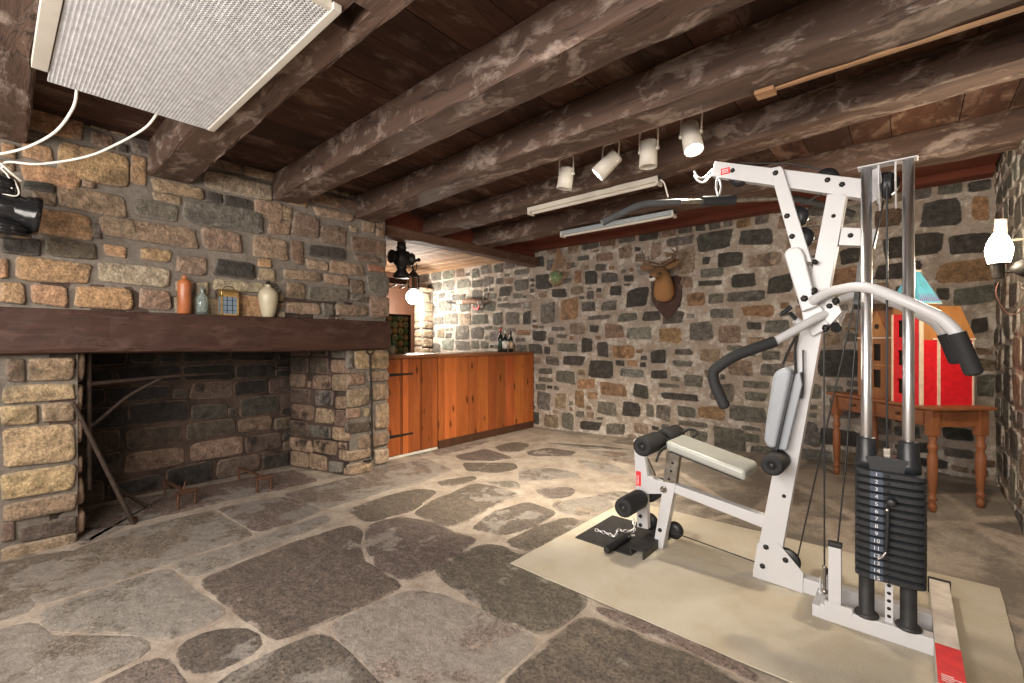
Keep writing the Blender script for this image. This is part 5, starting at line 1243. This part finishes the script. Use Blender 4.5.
# ================================================================ HORN ON THE BAR WALL
T = thing('wall_mounted_horn', 'dark horn with brown wrapped grip and red tag on the stone wall', 'horn', tuple(at(477, 303, Y=YB - .05)))
Wh = lambda u, v: at(u, v, Y=YB - .06)
m = MB(); P = bez([Wh(463.5,299), Wh(449,303.5)], 2) ; P = bez([Wh(446,300.5), Wh(450,303), Wh(456,303.3), Wh(463,301.5)], 6); m.tube(P, [.004 + .022 * i / (len(P)-1) for i in range(len(P))], 12); obj('horn_tip', m, M['iron'], T)
m = MB(); m.tube([Wh(457.5,303), Wh(459,302.5), Wh(464,302)], [.025, .03, .034], 14); obj('pale_band', m, plain('bone', (.5, .42, .28), .5), T)
m = MB(); P = bez([Wh(463.5,302), Wh(470,301), Wh(476,301.5), Wh(480.5,302.5)], 5); m.tube(P, [.038, .042, .046, .05, .052, .052, .052, .052, .052, .052, .052, .05, .05, .048, .046, .044][:len(P)], 16); obj('wrapped_grip', m, plain('brown_leather', (.17, .085, .045), .7, 0, .3, 60), T)
m = MB(); m.lathe([(.046, 0), (.05, .006), (.034, .028), (.01, .034)], Wh(479.5, 302.3), 16, (1, 0, -.15)); obj('white_ring', m, plain('white_bone', (.7, .68, .62), .4), T)
m = MB(); m.prism([Wh(471.5,306), Wh(474,308), Wh(477,308.2), Wh(478.8,305), Wh(479.5,305.5), Wh(477.5,310), Wh(474,310)], (0, .02, 0)); obj('red_tag', m, plain('red_cloth', (.75, .06, .06), .6), T)

# ================================================================ TABLE
zt_ = .82; TC = Vector((.115, 4.02, 0)); dB = Vector((math.cos(R(133)), math.sin(R(133)), 0)); dA = Vector((math.cos(R(46)), math.sin(R(46)), 0)); dA = Vector((dB.y, -dB.x, 0))
LB, LA = .96, .44
def tp_(a, b, z): q = TC + dA * a + dB * b; return Vector((q.x, q.y, z))
def tbox(m, a0, a1, b0, b1, z0, z1, col=(1, 1, 1)): m.prism([tp_(a0, b0, z0), tp_(a1, b0, z0), tp_(a1, b1, z0), tp_(a0, b1, z0)], (0, 0, z1 - z0), col); return m
T = thing('wooden_side_table', 'brown wooden table with turned legs and two drawers by the far corner', 'table', tuple(tp_(LA/2, LB/2, .11)))
m = MB(); tbox(m, 0, LA, 0, LB, zt_ - .022, zt_); obj('table_top', m, M['table'], T, bevel=.005)
i_ = .035; za = zt_ - .022; zb_ = zt_ - .135
m = MB(); tbox(m, i_ + .01, i_ + .025, i_, LB - i_, zb_, za); tbox(m, LA - i_ - .025, LA - i_ - .01, i_, LB - i_, zb_, za); tbox(m, i_, LA - i_, i_ + .01, i_ + .025, zb_, za); tbox(m, i_, LA - i_, LB - i_ - .025, LB - i_ - .01, zb_, za); obj('apron', m, M['table'], T)
for b0, b1 in ((.10, .46), (.50, .86)):
    m = MB(); tbox(m, i_ - .002, i_ + .012, b0, b1, zb_ + .012, za - .01); dr = obj('drawer', m, M['table'], T, bevel=.002)
    q = tp_(i_ - .002, (b0 + b1) / 2, (za + zb_) / 2); m = MB(); m.lathe([(.007, 0), (.007, .008), (.013, .014), (.012, .022), (.004, .026)], q, 14, -dA); obj('knob', m, M['brown_panel'], dr)
for a, b in ((i_ + .02, i_ + .02), (LA - i_ - .02, i_ + .02), (i_ + .02, LB - i_ - .02), (LA - i_ - .02, LB - i_ - .02)):
    q = tp_(a, b, 0); zf = rise(q.x, q.y); m = MB(); s = .027; tbox(m, a - s, a + s, b - s, b + s, zb_ - .055, za)
    z2 = zb_ - .055; hh = z2 - zf
    m.lathe([(.014, zf), (.017, zf + .015), (.024, zf + .03), (.02, zf + .05), (.015, zf + .065), (.024, zf + .08), (.024, zf + .095), (.016, zf + .105), (.02, zf + .13), (.027, zf + hh*.45), (.028, zf + hh*.72), (.018, zf + hh*.78), (.027, zf + hh*.82), (.027, zf + hh*.87), (.017, zf + hh*.9), (.024, zf + hh*.96), (.024, z2)], (q.x, q.y, 0), 24); obj('leg', m, M['table_leg'], T)

# ================================================================ DOLL HOUSE
redw = wood_mat('red_painted_board', (.70, .012, .02), (.82, .02, .035), 'X', rough=.5, crack=False, scale=.5); ora = wood_mat('orange_plywood', (.42, .17, .05), (.55, .25, .08), 'Z', rough=.5, crack=False, scale=.5)
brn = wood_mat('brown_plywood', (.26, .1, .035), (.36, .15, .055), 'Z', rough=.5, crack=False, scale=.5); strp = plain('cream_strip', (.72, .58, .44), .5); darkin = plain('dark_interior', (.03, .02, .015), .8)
H0 = tp_(.02, .13, zt_)
T = thing('dollhouse', 'toy wooden castle dollhouse with red walls and blue tower roof on the table', 'dollhouse', tuple(tp_(.2, .3, zt_)))
def hat(u, b): # a where the line of sight u meets the wall b
    r_ = ray(u, 0); k = r_.x / r_.y; p0 = TC + dB * b
    return (k * p0.y - p0.x) / (dA.x - k * dA.y)
def hbt(u, a):
    r_ = ray(u, 0); k = r_.x / r_.y; p0 = TC + dA * a
    return (k * p0.y - p0.x) / (dB.x - k * dB.y)
bF = .12; aF = max(.01, hat(920, bF)); aE = min(hat(973, bF), LA - .005)
def hz(a, b, v): q = TC + dA*a + dB*b; return CAM_H + (CY - v) / F_PX * q.dot(FW)
zR = hz(aF, bF, 313); zS = hz(aF, bF, 340)
bL = hbt(892, aF); aO = aF + .05; bO = min(hbt(858, aO), LB - .02)
w2 = max(.1, hat(938, bF) - aF)
# red tower: front wall with windows, side
def wallwin(name, a0, a1, b0, b1, z0, z1, wins, mat):   # wall on plane a = a0 facing -dA with window frames
    m = MB(); bs = sorted(set([b0, b1] + [w[0] for w in wins] + [w[1] for w in wins])); zs_ = sorted(set([z0, z1] + [w[2] for w in wins] + [w[3] for w in wins]))
    for i in range(len(bs) - 1):
        for j in range(len(zs_) - 1):
            cb, cz = (bs[i] + bs[i+1]) / 2, (zs_[j] + zs_[j+1]) / 2
            if any(w[0] < cb < w[1] and w[2] < cz < w[3] for w in wins): continue
            tbox(m, a0, a1, bs[i], bs[i+1], zs_[j], zs_[j+1])
    return obj(name, m, mat, T)
hR = zR - zt_; wb0, wb1 = bF + (bL - bF) * .48, bF + (bL - bF) * .80
wins = [(wb0, wb1, zt_ + hR*f0, zt_ + hR*f1) for f0, f1 in ((.10, .27), (.42, .59), (.74, .93))]
wallwin('red_front_wall', aF, aF + .012, bF, bL, zt_, zR, wins, redw)
m = MB(); tbox(m, aF + .012, aF + w2, bF, bF + .01, zS, zR); tbox(m, aF + w2, aF + w2 + .01, bF, bL, zS, zR); tbox(m, aF + .012, aF + w2, bL - .01, bL, zt_, zR); obj('tower_walls', m, ora, T)
m = MB(); tbox(m, aF + .012, aE, bF, bF + .012, zt_, zS); obj('red_side_wall', m, redw, T)
m = MB(); tbox(m, aE - .012, aE, bF + .012, bL + .05, zt_, zS); tbox(m, aF + w2, aE, bL + .04, bL + .05, zt_, zS); tbox(m, aF + w2, aE, bF, bL + .05, zS, zS + .01); obj('rear_walls', m, ora, T)
m = MB(); tbox(m, aF + .03, aF + w2 - .01, bF + .02, bL - .02, zt_, zR - .02); obj('interior', m, darkin, T)
am = hat(939, bF - .004)
m = MB()
for a0, a1, b0, b1, z1 in ((aF - .004, aF + .012, bF - .004, bF + .004, zR), (am - .009, am + .009, bF - .006, bF, zS), (aE - .006, aE + .004, bF - .005, bF + .005, zS), (aF - .005, aF, bL - .012, bL, zR), (aF + .004, aF + .02, bF - .006, bF, zR)):
    tbox(m, a0, a1, b0, b1, zt_, z1)
tbox(m, aF + .09, aE + .01, bF - .012, bF, zS, zS + .012); obj('cream_trim', m, strp, T)
# roof over red part
aT = hat(920, bF) + .07; zr1 = hz(aT, bF, 305)
m = MB(); P = [tp_(aF + w2, bF - .012, zS + .01), tp_(aE + .005, bF - .012, zS + .01), tp_(aE - .015, bF + .07, zr1), tp_(aF + w2, bF + .07, zr1)]; m.prism(P, (dB * .012 + Vector((0, 0, 0)))); P = [tp_(aF + w2, bL + .06, zS + .01), tp_(aE + .005, bL + .06, zS + .01), tp_(aE - .015, bF + .082, zr1), tp_(aF + w2, bF + .082, zr1)]; m.prism(P, (dB * -.012)); obj('plywood_roof', m, ora, T)
m = MB(); q0, q1 = tp_(aF + .12, bF - .03, zS + .008), tp_(aF + .19, bF - .02, zS + .008); m.tube([q0, q1], .009, 8); m.tube([q0 + Vector((0, 0, -.015)), q0 + Vector((.005, 0, .02))], .005, 6); obj('balcony_rail', m, strp, T)
# blue pyramid roof
zB = hz(aF, bF, 303); zA = hz(aF + .05, bF + .05, 271); cx_, cy_ = aF + w2/2, (bF + bL) / 2; e0 = .014
blue = wood_mat('blue_painted_board', (.12, .5, .66), (.2, .6, .76), 'Z', rough=.5, crack=False, scale=.8)
base = [tp_(aF - e0, bF - e0, zB), tp_(aF + w2 + e0, bF - e0, zB), tp_(aF + w2 + e0, bL + e0, zB), tp_(aF - e0, bL + e0, zB)]
topq = [tp_(cx_ - .018, cy_ - .025, zA), tp_(cx_ + .018, cy_ - .025, zA), tp_(cx_ + .018, cy_ + .025, zA), tp_(cx_ - .018, cy_ + .025, zA)]
m = MB(); m.add(base + topq, [(0, 1, 5, 4), (1, 2, 6, 5), (2, 3, 7, 6), (3, 0, 4, 7), (3, 2, 1, 0), (4, 5, 6, 7)]); rf = obj('blue_roof', m, blue, T)
m = MB(); tbox(m, aF - e0, aF + w2 + e0, bF - e0, bL + e0, zB - .008, zB - .0005); tbox(m, cx_ - .024, cx_ + .024, cy_ - .03, cy_ + .03, zA, zA + .012); obj('roof_rim', m, strp, T)
tbx = MB(); tbox(tbx, aF + .004, aF + w2 - .004, bF + .004, bL - .004, zR, zB - .008); obj('tower_neck', tbx, ora, T)
m = MB(); n_ = 10
for k in range(n_):      # zigzag band near the eaves on the right face
    f0, f1 = k / n_, (k + .6) / n_; A0, A1 = base[0], base[1]; B0, B1 = topq[0], topq[1]
    g = lambda f, h: A0.lerp(A1, f).lerp(B0.lerp(B1, f), h)
    m.prism([g(f0 + .02, .06), g(f1, .06), g((f0+f1)/2 + .01, .3)], tuple(-dB * .002))
obj('purple_zigzag', m, plain('purple_paint', (.3, .02, .2), .5), rf)
# brown gabled wing on the left
zw1 = hz(aO, (bL+bO)/2, 338); zw2 = hz(aO, (bL+bO)/2, 311); wdt = bO - bL; wc = (bL + bO) / 2
wins = [(bL + wdt*f0, bL + wdt*f1, zt_ + (zw1-zt_)*g0, zt_ + (zw1-zt_)*g1) for f0, f1 in ((.42, .62), (.02, .10)) for g0, g1 in ((.17, .47), (.62, .9))]
wallwin('wing_front_wall', aO, aO + .012, bL + .002, bO, zt_, zw1, wins, brn)
m = MB(); m.prism([tp_(aO, bL + .002, zw1), tp_(aO, bO, zw1), tp_(aO, bO - wdt*.12, zw2), tp_(aO, bL + .002, zw2)], tuple(dA * .012)); gb_ = obj('wing_gable', m, brn, T)
m = MB(); m.prism([tp_(aO - .004, wc - .09*0 - wdt*.28, zw1 + .01), tp_(aO - .004, wc + wdt*.30, zw1 + .01), tp_(aO - .004, wc + .0, zw2 - .005)], tuple(dA * .004)); obj('dormer_face', m, ora, gb_)
q = tp_(aO - .004, wc, zw1 + (zw2 - zw1) * .42); m = MB(); m.lathe([(.021, 0), (.021, .001)], q, 18, -dA); obj('round_window', m, darkin, gb_)
m = MB(); tbox(m, aO - .006, aO, bL + .002, bO + .004, zw1 - .004, zw1 + .006); obj('cream_trim', m, strp, gb_)
m = MB(); tbox(m, aO - .003, aO, bL + .002, bO, zt_ + (zw1-zt_)*.54, zt_ + (zw1-zt_)*.56); obj('floor_trim', m, ora, T)
m = MB(); tbox(m, aO + .03, aO + .2, bL + .01, bO - .012, zt_, zw1 - .01); obj('interior', m, darkin, T)
m = MB(); tbox(m, aO + .012, aO + .22, bO - .01, bO, zt_, zw1); tbox(m, aO + .21, aO + .22, bL, bO, zt_, zw2); tbox(m, aO + .012, aO + .21, bL, bO - wdt*.12, zw2 - .01, zw2); obj('wing_rear_walls', m, brn, T)
